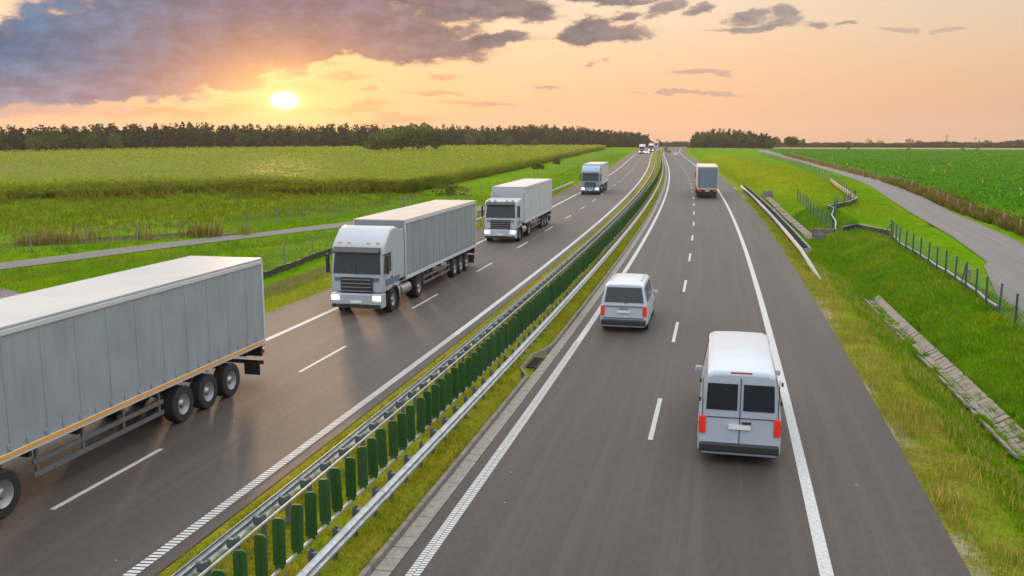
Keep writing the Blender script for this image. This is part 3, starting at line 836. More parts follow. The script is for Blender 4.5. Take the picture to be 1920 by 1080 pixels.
def corn_front(d):      # s of the near edge of the corn for lateral d
    ds = [-700, -90, -76, -66, -56, -48, -43, -41.5]; ss = [60, 82, 88, 100, 107, 105, 112, 128]
    return np.interp(d, ds, ss) + (fbm(d * .12, d * 0 + 3.3, 17, 3) - .5) * 9 * np.clip((-43 - d) / 5, 0, 1)
# ------------------------------------------------------------------ grass and crops (stuff)
def blades(name, specs, m, label=None, cat=None):
    """specs: arrays of (s,d,h,w,lean,col(3)) ; one bent blade = 2 triangles"""
    s, d, h, w, lean, col = [np.concatenate([q[i] for q in specs]) for i in range(6)]
    n = len(s); z = gz(s, d) - .01
    x = lat(s) + d; a = rng.uniform(0, 2 * np.pi, n); b = a + rng.normal(0, .6, n) + np.pi / 2
    bx, by = np.cos(a) * w / 2, np.sin(a) * w / 2
    lx, ly = np.cos(b) * lean * h, np.sin(b) * lean * h
    v = np.empty((n, 4, 3), np.float32)
    v[:, 0] = np.stack([x - bx, s - by, z], -1); v[:, 1] = np.stack([x + bx, s + by, z], -1)
    v[:, 2] = np.stack([x + bx * .7 + lx * .4, s + by * .7 + ly * .4, z + h * .6], -1)
    v[:, 3] = np.stack([x + lx, s + ly, z + h], -1)
    i = np.arange(n)[:, None] * 4
    f = np.concatenate([i + np.array([[0, 1, 2]]), i + np.array([[0, 2, 3]])])
    c = np.repeat(col[:, None, :], 4, 1).reshape(-1, 3)
    o = npmesh(name, v.reshape(-1, 3), f, m, cols=c)
    return tag(o, label, cat, kind='stuff')
def region(n, s0, s1, d0, d1, h, w, cols, power=1.6, lean=.5, mask=None, tuft=0.5):
    """random blades, denser near the camera"""
    t = rng.uniform(0, 1, n); s = s0 * (s1 / s0) ** (t ** (1 / power)) if power != 0 else s0 + (s1 - s0) * t
    d = rng.uniform(d0, d1, n) if np.isscalar(d0) else d0(s) + (d1(s) - d0(s)) * rng.uniform(0, 1, n)
    k = fbm(s * 1.2, d * 1.2, 51, 3)
    keep = rng.uniform(0, 1, n) < np.clip(.35 + (k - .42) * 4 * tuft + (1 - tuft) * .6, .06, 1)
    if mask is not None: keep &= mask(s, d)
    s, d, k = s[keep], d[keep], k[keep]; n = len(s)
    hh = h * rng.uniform(.5, 1.25, n) * (.6 + .8 * k); sc = np.clip(s / 40, 1, 4)
    c = np.array(cols); q = np.clip(fbm(s * .5, d * .5, 61, 3) * 1.6 - .3 + rng.normal(0, .22, n), 0, .999) * (len(c) - 1)
    i = q.astype(int); fr_ = (q - i)[:, None]; col = c[i] * (1 - fr_) + c[i + 1] * fr_
    return (s, d, hh, w * rng.uniform(.7, 1.3, n) * sc, rng.uniform(.2, 1.0, n) * lean, col * rng.uniform(.75, 1.25, (n, 1)))
off_road = lambda s, d: (seg_dist(s, d, SERVICE) > 2.6 + np.clip((70 - s) * .15, 0, 1.7)) & (seg_dist(s, d, SIDE) > 1.7)
gm = leafmat('grass_blades', (1.22, 1.15, .9), trans=.42)
YEL = [(.17, .20, .008), (.25, .24, .012), (.10, .19, .006), (.31, .26, .03), (.13, .21, .006)]
LUSH = [(.055, .15, .003), (.09, .22, .003), (.13, .26, .004), (.07, .19, .003), (.19, .27, .008)]
MIXD = [(.24, .23, .03), (.10, .21, .004), (.18, .23, .008), (.26, .21, .05), (.12, .23, .005)]
in_pave = lambda s, d: seg_dist(s, d, [(-5, -40), (32, -40)]) > 9
blades('grass', [
    region(90000, 11, 130, -9.75, -6.35, .11, .013, YEL, power=.8, lean=.8, mask=lambda s, d: (d < np.where((s > 28.6) & (s < 33.6), -6.75, -6.33))),
    region(9000, 11, 130, -9.98, -9.7, .06, .013, YEL, power=.8, lean=.9),
    region(70000, 15, 120, 4.66, 7.2, .11, .014, MIXD, power=.9, lean=.8),
    region(65000, 20, 100, 6.2, 8.15, .15, .014, LUSH, power=.9, lean=.8),
    region(90000, 22, 110, 9.3, 13.6, .26, .018, LUSH, power=.9, lean=.9),
    region(14000, 54, 86, 8.0, 9.5, .24, .022, LUSH, power=1.0, lean=.9),
    region(9000, 14, 60, 4.62, 8.0, .34, .010, [(.30, .25, .12), (.22, .22, .06), (.36, .28, .14)], power=.9, lean=.35, tuft=1.0),
    region(3500, 22, 90, 9.4, 13.5, .38, .011, [(.26, .24, .08), (.16, .22, .03), (.32, .27, .12)], power=1.0, lean=.45, tuft=1.0),
    region(40000, 45, 160, 12.5, 24, .10, .02, LUSH, power=1.0, lean=.8, mask=off_road),
    region(26000, 100, 330, 6.0, 20, .16, .03, [(.12, .2, .006), (.2, .24, .006), (.26, .25, .008), (.10, .2, .006)], power=1.1, lean=.7),
    region(16000, 20, 130, -22.6, -20.1, .12, .02, YEL, power=1.0, lean=.8),
    region(30000, 28, 115, -25.6, -22.4, .16, .018, [(.20, .17, .09), (.13, .15, .04), (.25, .22, .13), (.10, .14, .03)], power=1.0, lean=.8, tuft=.8),
    region(70000, 36, 125, -46, -26.5, .2, .022, LUSH + [(.18, .23, .012)], power=1.0, lean=.8, mask=lambda s, d: off_road(s, d) & in_pave(s, d)),
    region(30000, 44, 100, lambda s: s * 0 - 56, lambda s: s * 0 - 36, .22, .024, LUSH, power=1.0, lean=.8, mask=lambda s, d: (seg_dist(s, d, SIDE) > 1.8) & (seg_dist(s, d, SIDE) < 9.2) & (gz(s, d) > -.5)),
    region(16000, 120, 420, -29, -20.5, .2, .03, LUSH, power=1.2, lean=.8),
], gm, 'thick verge and meadow grass, green to straw yellow', 'grass')
blades('weeds', [region(22000, 20, 56, 8.0, 8.62, .2, .03, LUSH, power=1.0, lean=1.0, tuft=1.0), region(9000, 20, 56, 9.05, 9.4, .3, .025, LUSH, power=1.0, lean=1.0, tuft=1.0), region(900, 9, 60, -6.22, -6.12, .1, .016, LUSH, power=.8, lean=1.0, tuft=1.0)],
       gm, 'weeds growing in joints of the ditch slabs and kerb', 'weeds')
blades('rough_grass', [
    region(60000, 60, 125, lambda s: s * 0 - 95, lambda s: s * 0 - 38, .4, .04, [(.09, .14, .006), (.14, .19, .006), (.07, .13, .005), (.19, .16, .02), (.11, .19, .005)], power=1.0, lean=.9, mask=lambda s, d: off_road(s, d) & (gz(s, d) > -.45) & (seg_dist(s, d, SIDE) > 9), tuft=.8),
    region(26000, 80, 122, lambda s: s * 0 - 95, lambda s: s * 0 - 39, .95, .05, [(.10, .13, .01), (.17, .17, .02), (.08, .12, .008), (.22, .17, .04), (.12, .17, .006)], power=1.0, lean=.6, mask=lambda s, d: (abs(corn_front(d) - 2.5 - s) < 3.5) & (fbm(s * .4, d * .25, 19) > .42), tuft=.9),
    region(7000, 66, 400, lambda s: 24.6 + (s - 89) * .057, lambda s: 26.6 + (s - 89) * .062, .75, .06, [(.12, .09, .035), (.17, .12, .05), (.07, .09, .015), (.20, .15, .06)], power=1.1, lean=.7, tuft=1.0),
    region(26000, 66, 160, lambda s: 24.6 + (s - 89) * .057, lambda s: 26.9 + (s - 89) * .062, .8, .035, [(.10, .08, .03), (.17, .13, .05), (.05, .09, .012), (.08, .12, .012)], power=1.0, lean=.7, tuft=1.0),
], gm, 'tall rough grass and brush on the corn bank and field edge', 'rough grass')
ps_ = rng.normal(0, 1, (3200, 2)); al = rng.uniform(-1.1, 1.1, 3200) * pl; ac = (pw * 1.35 + abs(rng.normal(0, .8, 3200))) * np.where(rng.uniform(0, 1, 3200) < .96, 1, -1)
rs = ps + al * math.cos(pa) - ac * math.sin(pa); rdv = pd + al * math.sin(pa) + ac * math.cos(pa)
rs, rdv = (np.where(rs < 1e9, rs, rs), rdv)
ok = (gz(rs, rdv) < -.1)
ok &= fbm(rs * .35, rdv * .35, 44) > .46
rs, rdv = rs[ok], rdv[ok]; nR = len(rs)
REED = np.array([(.22, .16, .08), (.30, .22, .12), (.15, .14, .04), (.10, .13, .02)])
blades('reeds', [(rs, rdv, rng.uniform(.6, 1.5, nR), rng.uniform(.03, .06, nR), rng.uniform(.05, .3, nR), REED[rng.integers(0, 4, nR)] * rng.uniform(.7, 1.2, (nR, 1)))], gm, 'brown and green reeds standing round the dark pond', 'reeds')

# right crop: knee-high leaves
def crop_mask(s, d): return d > 29.0 + (s - 89) * .062
blades('leafy_crop', [region(150000, 62, 560, lambda s: s * 0 + 27, lambda s: np.minimum(60 + s * .62, 330.0), .38, .12, [(.035, .14, .003), (.06, .20, .004), (.085, .24, .005), (.045, .155, .003)], power=1.25, lean=1.3, mask=crop_mask, tuft=.5),
                      region(70, 70, 330, lambda s: s * 0 + 30, lambda s: 40 + s * .5, .75, .1, [(.55, .45, .03), (.45, .42, .05)], power=1.2, lean=.3, mask=crop_mask, tuft=0)],
       leafmat('crop_leaves', (1.15, 1.12, .8), trans=.38), 'low bright green leafy crop filling the right hand field', 'crop')

# left maize: canopy plus leaves
FOREST = [(286, -420), (306, -262), (385, -238), (470, -160), (560, -95), (690, -26)]
def forest_s(d): return np.interp(d, [q[1] for q in FOREST], [q[0] for q in FOREST])
CH = 2.05
dn = np.concatenate([-np.array(grow(0, 520, .8, 1.03))[::-1]]) - 41.6
tn = np.linspace(0, 1, 150) ** 1.7
Sg = corn_front(dn)[None] + (np.minimum(forest_s(dn), 540)[None] - 4 - corn_front(dn)[None]) * tn[:, None]; Dg = np.repeat(dn[None], len(tn), 0)
ridge = .10 * np.sin(Dg / .75 * 2 * np.pi * .22) + (fbm(Sg * .3, Dg * .3, 71) - .5) * .7 + (fbm(Sg * .05, Dg * .05, 72) - .5) * .5
edge_in = np.clip(np.minimum((Sg - corn_front(dn)[None]) / 15.0, (-41.6 - Dg) / 6.0), 0, 1)
Zg = gz(Sg, Dg) + CH - .62 + ridge - 1.15 * (1 - edge_in) ** 1.4
v = np.stack([lat(Sg) + Dg, Sg, Zg], -1)
a_, b_n = Sg.shape
skirt = v[0].copy(); skirt[:, 2] = gz(Sg[0], Dg[0]) - .1
skirt2 = v[:, -1].copy(); skirt2[:, 2] = gz(Sg[:, -1], Dg[:, -1]) - .1
cv = np.concatenate([v.reshape(-1, 3), skirt, skirt2])
i = (np.arange(a_ - 1)[:, None] * b_n + np.arange(b_n - 1)[None]).ravel(); f1 = np.stack([i, i + 1, i + b_n + 1, i + b_n], -1)
j = np.arange(b_n - 1); o1 = a_ * b_n; f2 = np.stack([j, j + 1, o1 + j + 1, o1 + j], -1)
j = np.arange(a_ - 1); o2 = o1 + b_n; f3 = np.stack([j * b_n + b_n - 1, (j + 1) * b_n + b_n - 1, o2 + j + 1, o2 + j], -1)
cc = np.tile(np.array([.16, .20, .005]), (len(cv), 1)) * (.7 + .6 * fbm(cv[:, 0] * .4, cv[:, 1] * .4, 81))[:, None]
cm = leafmat('maize_leaves', (1.2, 1.12, .7), trans=.45)
cornv = [cv]; cornf = [np.concatenate([f1, f2, f3])]; cornc = [cc]; off = len(cv)
def corn_leaves(n, s, d, z0, z1, L, wd):
    global off
    x = lat(s) + d; z = gz(s, d) + z0 + (z1 - z0) * rng.uniform(0, 1, n)
    a = rng.uniform(0, 2 * np.pi, n); up = rng.uniform(.1, .9, n); L = L * rng.uniform(.6, 1.3, n); wd = wd * rng.uniform(.7, 1.3, n)
    dx, dy = np.cos(a), np.sin(a); nx, ny = -dy * wd / 2, dx * wd / 2
    q = np.empty((n, 4, 3), np.float32)
    q[:, 0] = np.stack([x, s, z], -1)
    q[:, 1] = np.stack([x + dx * L * .5 + nx, s + dy * L * .5 + ny, z + L * up * .55], -1)
    q[:, 2] = np.stack([x + dx * L, s + dy * L, z + L * (up * .55 - .1)], -1)
    q[:, 3] = np.stack([x + dx * L * .5 - nx, s + dy * L * .5 - ny, z + L * up * .55], -1)
    cornv.append(q.reshape(-1, 3)); cornf.append(off + np.arange(n * 4).reshape(-1, 4)); off += n * 4
    base = np.array([(.10, .20, .004), (.17, .25, .004), (.26, .28, .008), (.08, .17, .004), (.32, .28, .016)])
    k = np.clip(fbm(s * .2, d * .2, 91) * .8 - .3 + fbm(s * .09, d * .012, 92) * 1.1 - .1 + rng.normal(0, .2, n), 0, .999) * 4; ki = k.astype(int)
    col = base[ki] * (1 - (k - ki))[:, None] + base[ki + 1] * (k - ki)[:, None]
    cornc.append(np.repeat(col[:, None] * rng.uniform(.75, 1.25, (n, 1, 1)), 4, 1).reshape(-1, 3))
n = 190000; d = -41.6 - 480 * rng.uniform(0, 1, n) ** 1.6; t = rng.uniform(0, 1, n) ** 2.2
s = corn_front(d) + (np.minimum(forest_s(d), 540) - 4 - corn_front(d)) * t
corn_leaves(n, s, d, CH - .8, CH + .1, .6 * np.clip(s / 120, 1, 3), .12 * np.clip(s / 110, 1, 5))
n = 85000; d = -41.6 - 140 * rng.uniform(0, 1, n) ** 1.3; u_ = rng.uniform(0, 1, n); s = corn_front(d) - 1.5 + 15 * u_ + (fbm(d * .3, d * 0, 93) - .5) * 2.5
corn_leaves(n, s, d, .1 + .7 * u_, CH * (.45 + .6 * np.minimum(1, u_ * 1.4)), .75, .12)
n = 30000; s = 128 + 412 * rng.uniform(0, 1, n) ** 1.6; d = -41.6 + rng.uniform(-2, .6, n) + (fbm(s * .15, s * 0, 95) - .5) * 1.6
corn_leaves(n, s, d, .1, CH - .3, .8 * np.clip(s / 160, 1, 2), .11 * np.clip(s / 130, 1, 3))
tag(npmesh('maize', np.concatenate(cornv), np.concatenate(cornf), cm, cols=np.concatenate(cornc)), 'tall green maize filling the left hand field up to the forest', 'maize', kind='stuff')

# ------------------------------------------------------------------ trees
barkm = mat('bark', (.10, .07, .05), .9, var=.45, scale=6, bump=.6)
tree_leaf = leafmat('tree_foliage', trans=.22, rough=.6)
def crown_arrays(x, y, z, lobes, n, size, pal, seed):
    """leaf clumps spread through the volume of several lobes; returns quads"""
    g = np.random.default_rng(seed)
    wts = np.array([l[3] * l[3] * l[4] for l in lobes]); k = g.choice(len(lobes), n, p=wts / wts.sum())
    L = np.array(lobes)[k]
    v = g.normal(0, 1, (n, 3)); v /= np.linalg.norm(v, axis=1)[:, None]; rr = g.uniform(.35, 1.08, n) ** .6
    c = np.stack([x + L[:, 0] + v[:, 0] * rr * L[:, 3], y + L[:, 1] + v[:, 1] * rr * L[:, 3], z + L[:, 2] + v[:, 2] * rr * L[:, 4]], -1)
    a = g.normal(0, 1, (n, 3)); a /= np.linalg.norm(a, axis=1)[:, None]; b = np.cross(a, g.normal(0, 1, (n, 3))); b /= np.linalg.norm(b, axis=1)[:, None]
    sz = size * g.uniform(.5, 1.3, (n, 1))
    q = np.stack([c - a * sz * .5, c + b * sz * .38, c + a * sz * .5, c - b * sz * .38], 1)
    pal = np.array(pal); col = pal[g.integers(0, len(pal), n)] * g.uniform(.7, 1.3, (n, 1)) 
    return q.reshape(-1, 3).astype(np.float32), np.repeat(col, 4, 0)
DEC = [(.045, .080, .012), (.070, .11, .015), (.030, .055, .009), (.09, .125, .018)]
LIGHT = [(.085, .12, .02), (.11, .14, .025), (.06, .09, .015)]
PINE = [(.020, .038, .012), (.032, .048, .016), (.014, .026, .010), (.040, .050, .020)]
def round_lobes(h, w, seed):
    g = random.Random(seed); out = [(0, 0, h * .6, w * .36, h * .34)]
    for i in range(7):
        t = g.uniform(0, 6.283); r = w * g.uniform(.16, .34)
        out.append((math.cos(t) * r, math.sin(t) * r, h * g.uniform(.36, .8), w * g.uniform(.16, .26), h * g.uniform(.11, .2)))
    return out
def tree(label, x, y, z, h, w, seed, group=None, pal=DEC, n=520, name='tree', conical=False, trunk_h=.35):
    t = thing(name, label, 'tree', (x, y, z), group=group)
    m = MB(); g = random.Random(seed); r = max(.12, h * .022)
    m.tube((0, 0, -.3), (g.uniform(-.2, .2), 0, h * .45), r, 8, r * .6); m.tube((0, 0, h * .44), (g.uniform(-.3, .3), .1, h * .8), r * .6, 7, r * .15)
    for i in range(6):
        a = g.uniform(0, 6.28); z0 = h * g.uniform(trunk_h * .7, .6)
        m.tube((0, 0, z0), (math.cos(a) * w * .34, math.sin(a) * w * .34, z0 + h * g.uniform(.1, .22)), r * .4, 5, r * .08)
    m.build('trunk', barkm, t, smooth=True)
    if conical: lobes = [(g.uniform(-.05, .05) * w, 0, h * q, w * .5 * (1.06 - q), h * .12) for q in (.2, .32, .44, .56, .68, .8, .92)]
    else: lobes = round_lobes(h, w, seed)
    v, c = crown_arrays(0, 0, 0, lobes, n, max(.35, w * .085), pal, seed)
    npmesh('crown', v, np.arange(len(v)).reshape(-1, 4), tree_leaf, cols=c, parent=t)
    return t
SKY = [(-60, 240), (0, 240), (60, 239), (120, 238), (250, 236), (330, 234), (400, 231), (470, 236), (520, 237), (640, 234), (700, 235), (800, 236), (900, 237), (1000, 235), (1050, 237), (1090, 239), (1120, 244), (1160, 246), (1200, 250), (1225, 255), (1240, 264)]
def forest(name, label, line, rows, skyl, seed, pal, gap, depth, width=(3.2, 5.2), maxn=600):
    g = random.Random(seed); V = []; C = []; TV = MB()
    L = [math.hypot(b[0] - a[0], b[1] - a[1]) for a, b in zip(line[:-1], line[1:])]
    k = 0
    for row in range(rows):
        t = g.uniform(0, gap)
        while t < sum(L):
            q = t; i = 0
            while q > L[i]: q -= L[i]; i += 1
            f = q / L[i]; s = line[i][0] + (line[i + 1][0] - line[i][0]) * f + row * depth + g.uniform(-2, 2); d = line[i][1] + (line[i + 1][1] - line[i][1]) * f + g.uniform(-2, 2) + row * .5
            x, y, _ = P(s, d); dist = math.hypot(x, y)
            # how tall the wood stands there
            px = 960 + FPX * math.tan(math.atan2(x, y) + YAW) * 1.0 / math.cos(PITCH) * .987
            yt = np.interp(px, [a for a, b in skyl], [b for a, b in skyl])
            z0 = float(gz(s, d)); h = CAMH + (254 - yt) * dist / FPX - z0
            h = max(3.0, h * g.uniform(.80, 1.04) + (0 if row else -1.5)); w = g.uniform(*width)
            if g.random() < .7:
                lobes = [(g.uniform(-.4, .4), g.uniform(-.4, .4), h * (.45 + .55 * u) - h * .06, w * (.62 - .34 * u) * g.uniform(.7, 1.2), h * .10) for u in (0, .2, .4, .6, .8, 1.0)]
                v, c = crown_arrays(x, y, z0, lobes, 190, 1.25, pal, k + seed * 1000)
            else:
                v, c = crown_arrays(x, y, z0, round_lobes(h * .95, w * 1.5, k), 220, 1.3, DEC[:3], k + seed * 1000)
            V.append(v); C.append(c); TV.tube((x, y, z0 - .3), (x, y, z0 + h * .75), .17, 5, .08)
            # undergrowth closes the gaps near the ground
            v, c = crown_arrays(x + g.uniform(-2, 2), y - g.uniform(0, 2), z0, [(0, 0, h * .25, 2.2, h * .28)], 60, 1.3, pal, k + 77)
            V.append(v); C.append(c)
            t += gap * g.uniform(.6, 1.4); k += 1
    V = np.concatenate(V); C = np.concatenate(C)
    tv = np.array(TV.v, np.float32); nt = len(tv)
    quads = [f for f in TV.f if len(f) == 4]
    o = npmesh(name, np.concatenate([V, tv]), np.concatenate([np.arange(len(V)).reshape(-1, 4), np.array(quads) + len(V)]), tree_leaf, cols=np.concatenate([C, np.tile([.06, .045, .035], (nt, 1))]))
    return tag(o, label, 'forest', kind='stuff')
forest('pine_forest', 'long dark mixed pine forest closing the left horizon', FOREST, 6, SKY, 3, PINE, 4.2, 4.0)
RSKY = [(1290, 254), (1300, 248), (1330, 243), (1360, 243), (1400, 247), (1430, 252), (1440, 258), (1450, 262)]
forest('pine_wood', 'dark pine wood standing to the right of the vanishing road', [(625, 9), (610, 30), (590, 56)], 6, RSKY, 5, PINE, 3.6, 6.0, (3.0, 4.5))
far_hedge = [(900, -60), (880, 40), (850, 120), (820, 260), (780, 420), (740, 600)]
HSK = [(1230, 265), (1300, 265), (1440, 267), (1560, 266), (1640, 267), (1760, 264), (1800, 265), (1860, 265), (1900, 261), (1960, 261)]
forest('far_woodland', 'hazy low tree belt along the right horizon', far_hedge, 4, HSK, 8, [(.028, .045, .02), (.04, .056, .026), (.02, .034, .016)], 4.5, 8, (8, 12))

def tree_at(label, px, ybase, ytop, wpx, seed, zvis=0.0, **kw):
    x, y = ground_at(px, ybase, zvis); dist = math.hypot(x, y)
    z = float(gz(y, x - lat(y)))
    h = CAMH + (254 - ytop) * dist / FPX - z
    return tree(label, x, y, z, max(2, h), wpx * dist / FPX, seed, **kw)
# clump in the maize
for i, (px, yt, w) in enumerate([(706, 248, 46), (728, 241, 52), (752, 235, 56), (774, 229, 54), (796, 228, 46), (818, 238, 42)]):
    tree_at(['low leftmost tree of the clump standing in the maize', 'second tree from the left in the clump in the maize', 'broad third tree from the left in the clump in the maize', 'tall middle tree of the clump in the maize',
             'tallest tree of the clump in the maize, second from its right end', 'dark rightmost tree of the clump standing in the maize'][i], px, 283.5 + (i % 2) * .6, yt, w, 100 + i, zvis=1.8, group='trees of the clump in the maize', pal=[(.07, .11, .014), (.10, .14, .018), (.05, .08, .011), (.12, .15, .02)] if i < 5 else DEC[:3], n=1500)
for px, yb, yt, w, lab, pal, con in [(100, 283, 238, 46, 'broad dark tree in front of the forest at the far left', DEC, False), (178, 282, 243, 30, 'dark round tree before the forest left of a paler one', DEC[:3], False),
                                     (215, 281, 246, 32, 'paler round tree at the forest edge beside a dark one', LIGHT, False), (60, 284, 250, 26, 'small pale tree at the forest edge nearest the left border', LIGHT, False),
                                     (882, 276.5, 249, 26, 'pale broadleaf tree at the forest edge right of the clump', LIGHT, False), (952, 276, 252, 26, 'greyish broadleaf tree at the forest edge above the white lorry', LIGHT, False),
                                     (1004, 275.5, 258, 20, 'small bush like tree at the forest edge above the green meadow', LIGHT, False), (1116, 274.5, 257, 20, 'conical young tree at the forest edge left of the road', LIGHT, True),
                                     (1181, 273.5, 259, 18, 'rounded tree at the forest edge nearest the left carriageway', DEC, False), (1234, 271, 259, 14, 'last small tree of the forest beside the vanishing road', DEC, False)]:
    tree_at(lab, px, yb, yt, w, int(px), zvis=1.9 if px < 1100 else .0, pal=pal, conical=con, n=620, name='conifer' if con else 'tree')
for px, yb, yt, w, lab, pal in [(1362, 277.5, 254, 27, 'rounded bush like tree in front of the right pine wood, left of a similar one', DEC), (1396, 277.5, 257, 30, 'wide bush like tree in front of the right pine wood, nearest its right end', DEC),
                                (1440, 278, 256, 16, 'slim tree at the right end of the pine wood', DEC), (1455, 277, 257, 18, 'pale hazy tree between the pine wood and the lone dark tree', LIGHT),
                                (1483, 279.5, 256, 33, 'lone dark broad tree standing at the corner of the right field', DEC[:3]), (1505, 279, 260, 10, 'slender pale tree just right of the lone dark tree', LIGHT)]:
    tree_at(lab, px, yb, yt - 2, w * 1.05, int(px), pal=pal, n=1300)
HT = [(1545, 268, 10), (1590, 266, 26), (1628, 261, 16), (1650, 263, 16), (1705, 261, 20), (1722, 264, 18), (1752, 267, 14), (1776, 265, 20), (1800, 267, 20), (1813, 265, 8), (1844, 263, 28), (1872, 267, 18), (1890, 264, 16), (1908, 263, 24)]
for i, (px, yt, w) in enumerate(HT):
    x, y = ground_at(px, 271.6, 0); yt -= 2.5
    dist = math.hypot(x, y); h = CAMH + (254 - yt) * dist / FPX - float(gz(y, x - lat(y)))
    tree('small hazy tree rising from the tree belt beyond the right field', x, y, float(gz(y, x - lat(y))), max(3, h), w * dist / FPX, 300 + i, group='hazy trees along the right horizon', pal=DEC, n=260)
for px, w in ((1590, 6), (1703, 6), (1804, 7), (1832, 9)):
    x, y = ground_at(px, 281.5 + (px - 1600) * .006, 0); dist = math.hypot(x, y)
    b = thing('bush', 'small dark bush on the pale strip beyond the right field', 'bush', (x, y, float(gz(y, x - lat(y)))), group='small bushes behind the right field')
    v, c = crown_arrays(0, 0, 0, [(0, 0, .6, w * dist / FPX * .5, .9), (.5, 0, .9, .8, .8)], 120, .4, DEC[:3], px)
    npmesh('foliage', v, np.arange(len(v)).reshape(-1, 4), tree_leaf, cols=c, parent=b)
for px, yb, h, w, lab in ((1009, 316, 1.5, 3.2, 'dark round bush on the meadow fence left of the far blue lorry'), (1044, 307, 1.8, 2.2, 'upright dark bush on the meadow fence near the far blue lorry'),
                          (845, 362, 1.7, 5.5, 'long scrubby bush at the foot of the maize edge above the second truck')):
    x, y = ground_at(px, yb, 0); b = thing('shrub', lab, 'shrub', (x, y, float(gz(y, x - lat(y)))))
    v, c = crown_arrays(0, 0, 0, [(-w * .22, 0, h * .42, w * .3, h * .5), (w * .2, .3, h * .36, w * .3, h * .42), (0, .2, h * .62, w * .2, h * .4)], 900, .26, [(.07, .10, .012), (.10, .13, .015), (.05, .075, .01), (.13, .12, .03)], px)
    npmesh('foliage', v, np.arange(len(v)).reshape(-1, 4), tree_leaf, cols=c, parent=b)
    m = MB()
    for k in range(5): m.tube((random.uniform(-.2, .2), 0, -.1), (random.uniform(-w, w) * .25, random.uniform(-.3, .3), h * .7), .03, 5, .01)
    m.build('stem', barkm, b)
# pylons
def pylon(px, ytop, dist, lab):
    X, Y, _ = pixdir(px, 260); q = dist / math.hypot(X, Y); x, y = X * q, Y * q
    z = float(gz(y, x - lat(y))); h = CAMH + (254 - ytop) * dist / FPX - z
    t = thing('pylon', lab, 'pylon', (x, y, z), rz=-math.atan2(x, y), group='power pylons on the right horizon')
    m = MB(); w = h * .12
    for a, b in ((-1, -1), (1, -1), (1, 1), (-1, 1)):
        m.tube((a * w, b * w, 0), (a * w * .2, b * w * .2, h * .8), .16, 4); m.tube((a * w * .2, b * w * .2, h * .8), (0, 0, h), .13, 4)
    for k in range(7):
        z0, z1 = h * .8 * k / 7, h * .8 * (k + 1) / 7; w0, w1 = w * (1 - .8 * k / 7), w * (1 - .8 * (k + 1) / 7)
        for b in (-1, 1): m.tube((-w0, b * w0, z0), (w1, b * w1, z1), .09, 3); m.tube((w0, b * w0, z0), (-w1, b * w1, z1), .09, 3)
    m.build('lattice_mast', steeld, t)
    for zz, ln in ((h * .78, h * .2), (h * .9, h * .14)):
        a = MB(); a.tube((-ln, 0, zz), (ln, 0, zz), .13, 4); a.tube((-ln, 0, zz), (0, 0, zz + h * .05), .09, 3); a.tube((ln, 0, zz), (0, 0, zz + h * .05), .09, 3); a.build('cross_arm', steeld, t)
pylon(1775, 252.5, 1050, 'larger lattice power pylon above the right horizon trees')
pylon(1829, 255.5, 1300, 'fainter smaller lattice pylon near the right border of the horizon')

# ------------------------------------------------------------------ vehicles
tyre_m = mat('tyre', (.018, .018, .018), .85, var=.3, scale=8)
rim_m = mat('rim', (.35, .36, .38), .4, .7, var=.2, scale=6)
glass_m = mat('window_glass', (.015, .022, .028), .08, 0, var=.2, spec=.6)
dark_m = mat('dark_trim', (.02, .021, .023), .55, var=.3)
white_m = mat('white_paint', (.48, .49, .49), .38, var=.06, scale=.8, coat=.25)
chassis_m = mat('chassis', (.018, .018, .02), .7, var=.3)
head_m = mat('headlight_lit', (.9, .85, .7), .2, emit=(1, .74, .42), estr=7.0)
tail_m = mat('taillight_lit', (.5, .02, .015), .25, emit=(1, .06, .03), estr=.2)
amber_m = mat('amber_reflector', (.75, .30, .03), .4, var=.1)
redrefl_m = mat('red_reflector', (.45, .02, .02), .35, var=.1)
plate_m = mat('number_plate', (.7, .7, .66), .5, var=.05)
def wheel(parent, x, y, r, w, name='wheel'):
    t = MB(); sx = 1 if x > 0 else -1
    prof = [(-w / 2, r * .58), (-w / 2, r * .93), (-w / 2 + .03, r), (w / 2 - .03, r), (w / 2, r * .93), (w / 2, r * .58)]
    t.lathe((x, y, r), prof, 'X', 22)
    o = t.build(name, tyre_m, parent, smooth=True)
    q = MB(); e = w / 2 - .015
    q.lathe((x, y, r), [(sx * (e - .05), r * .60), (sx * e, r * .58), (sx * (e - .05), r * .40), (sx * (e - .07), r * .25), (sx * (e + .0), r * .16), (sx * (e + .0), 0.001)], 'X', 18)
    q.build('rim', rim_m, o, smooth=True)
    return o
def extr(mb, prof, x0, x1):
    """side profile (y,z) extruded across x"""
    n = len(prof); mb.add([(x0, a, b) for a, b in prof] + [(x1, a, b) for a, b in prof],
                          [tuple(range(n)), tuple(range(2 * n - 1, n - 1, -1))] + [(i, n + i, n + (i + 1) % n, (i + 1) % n) for i in range(n)])
    return mb
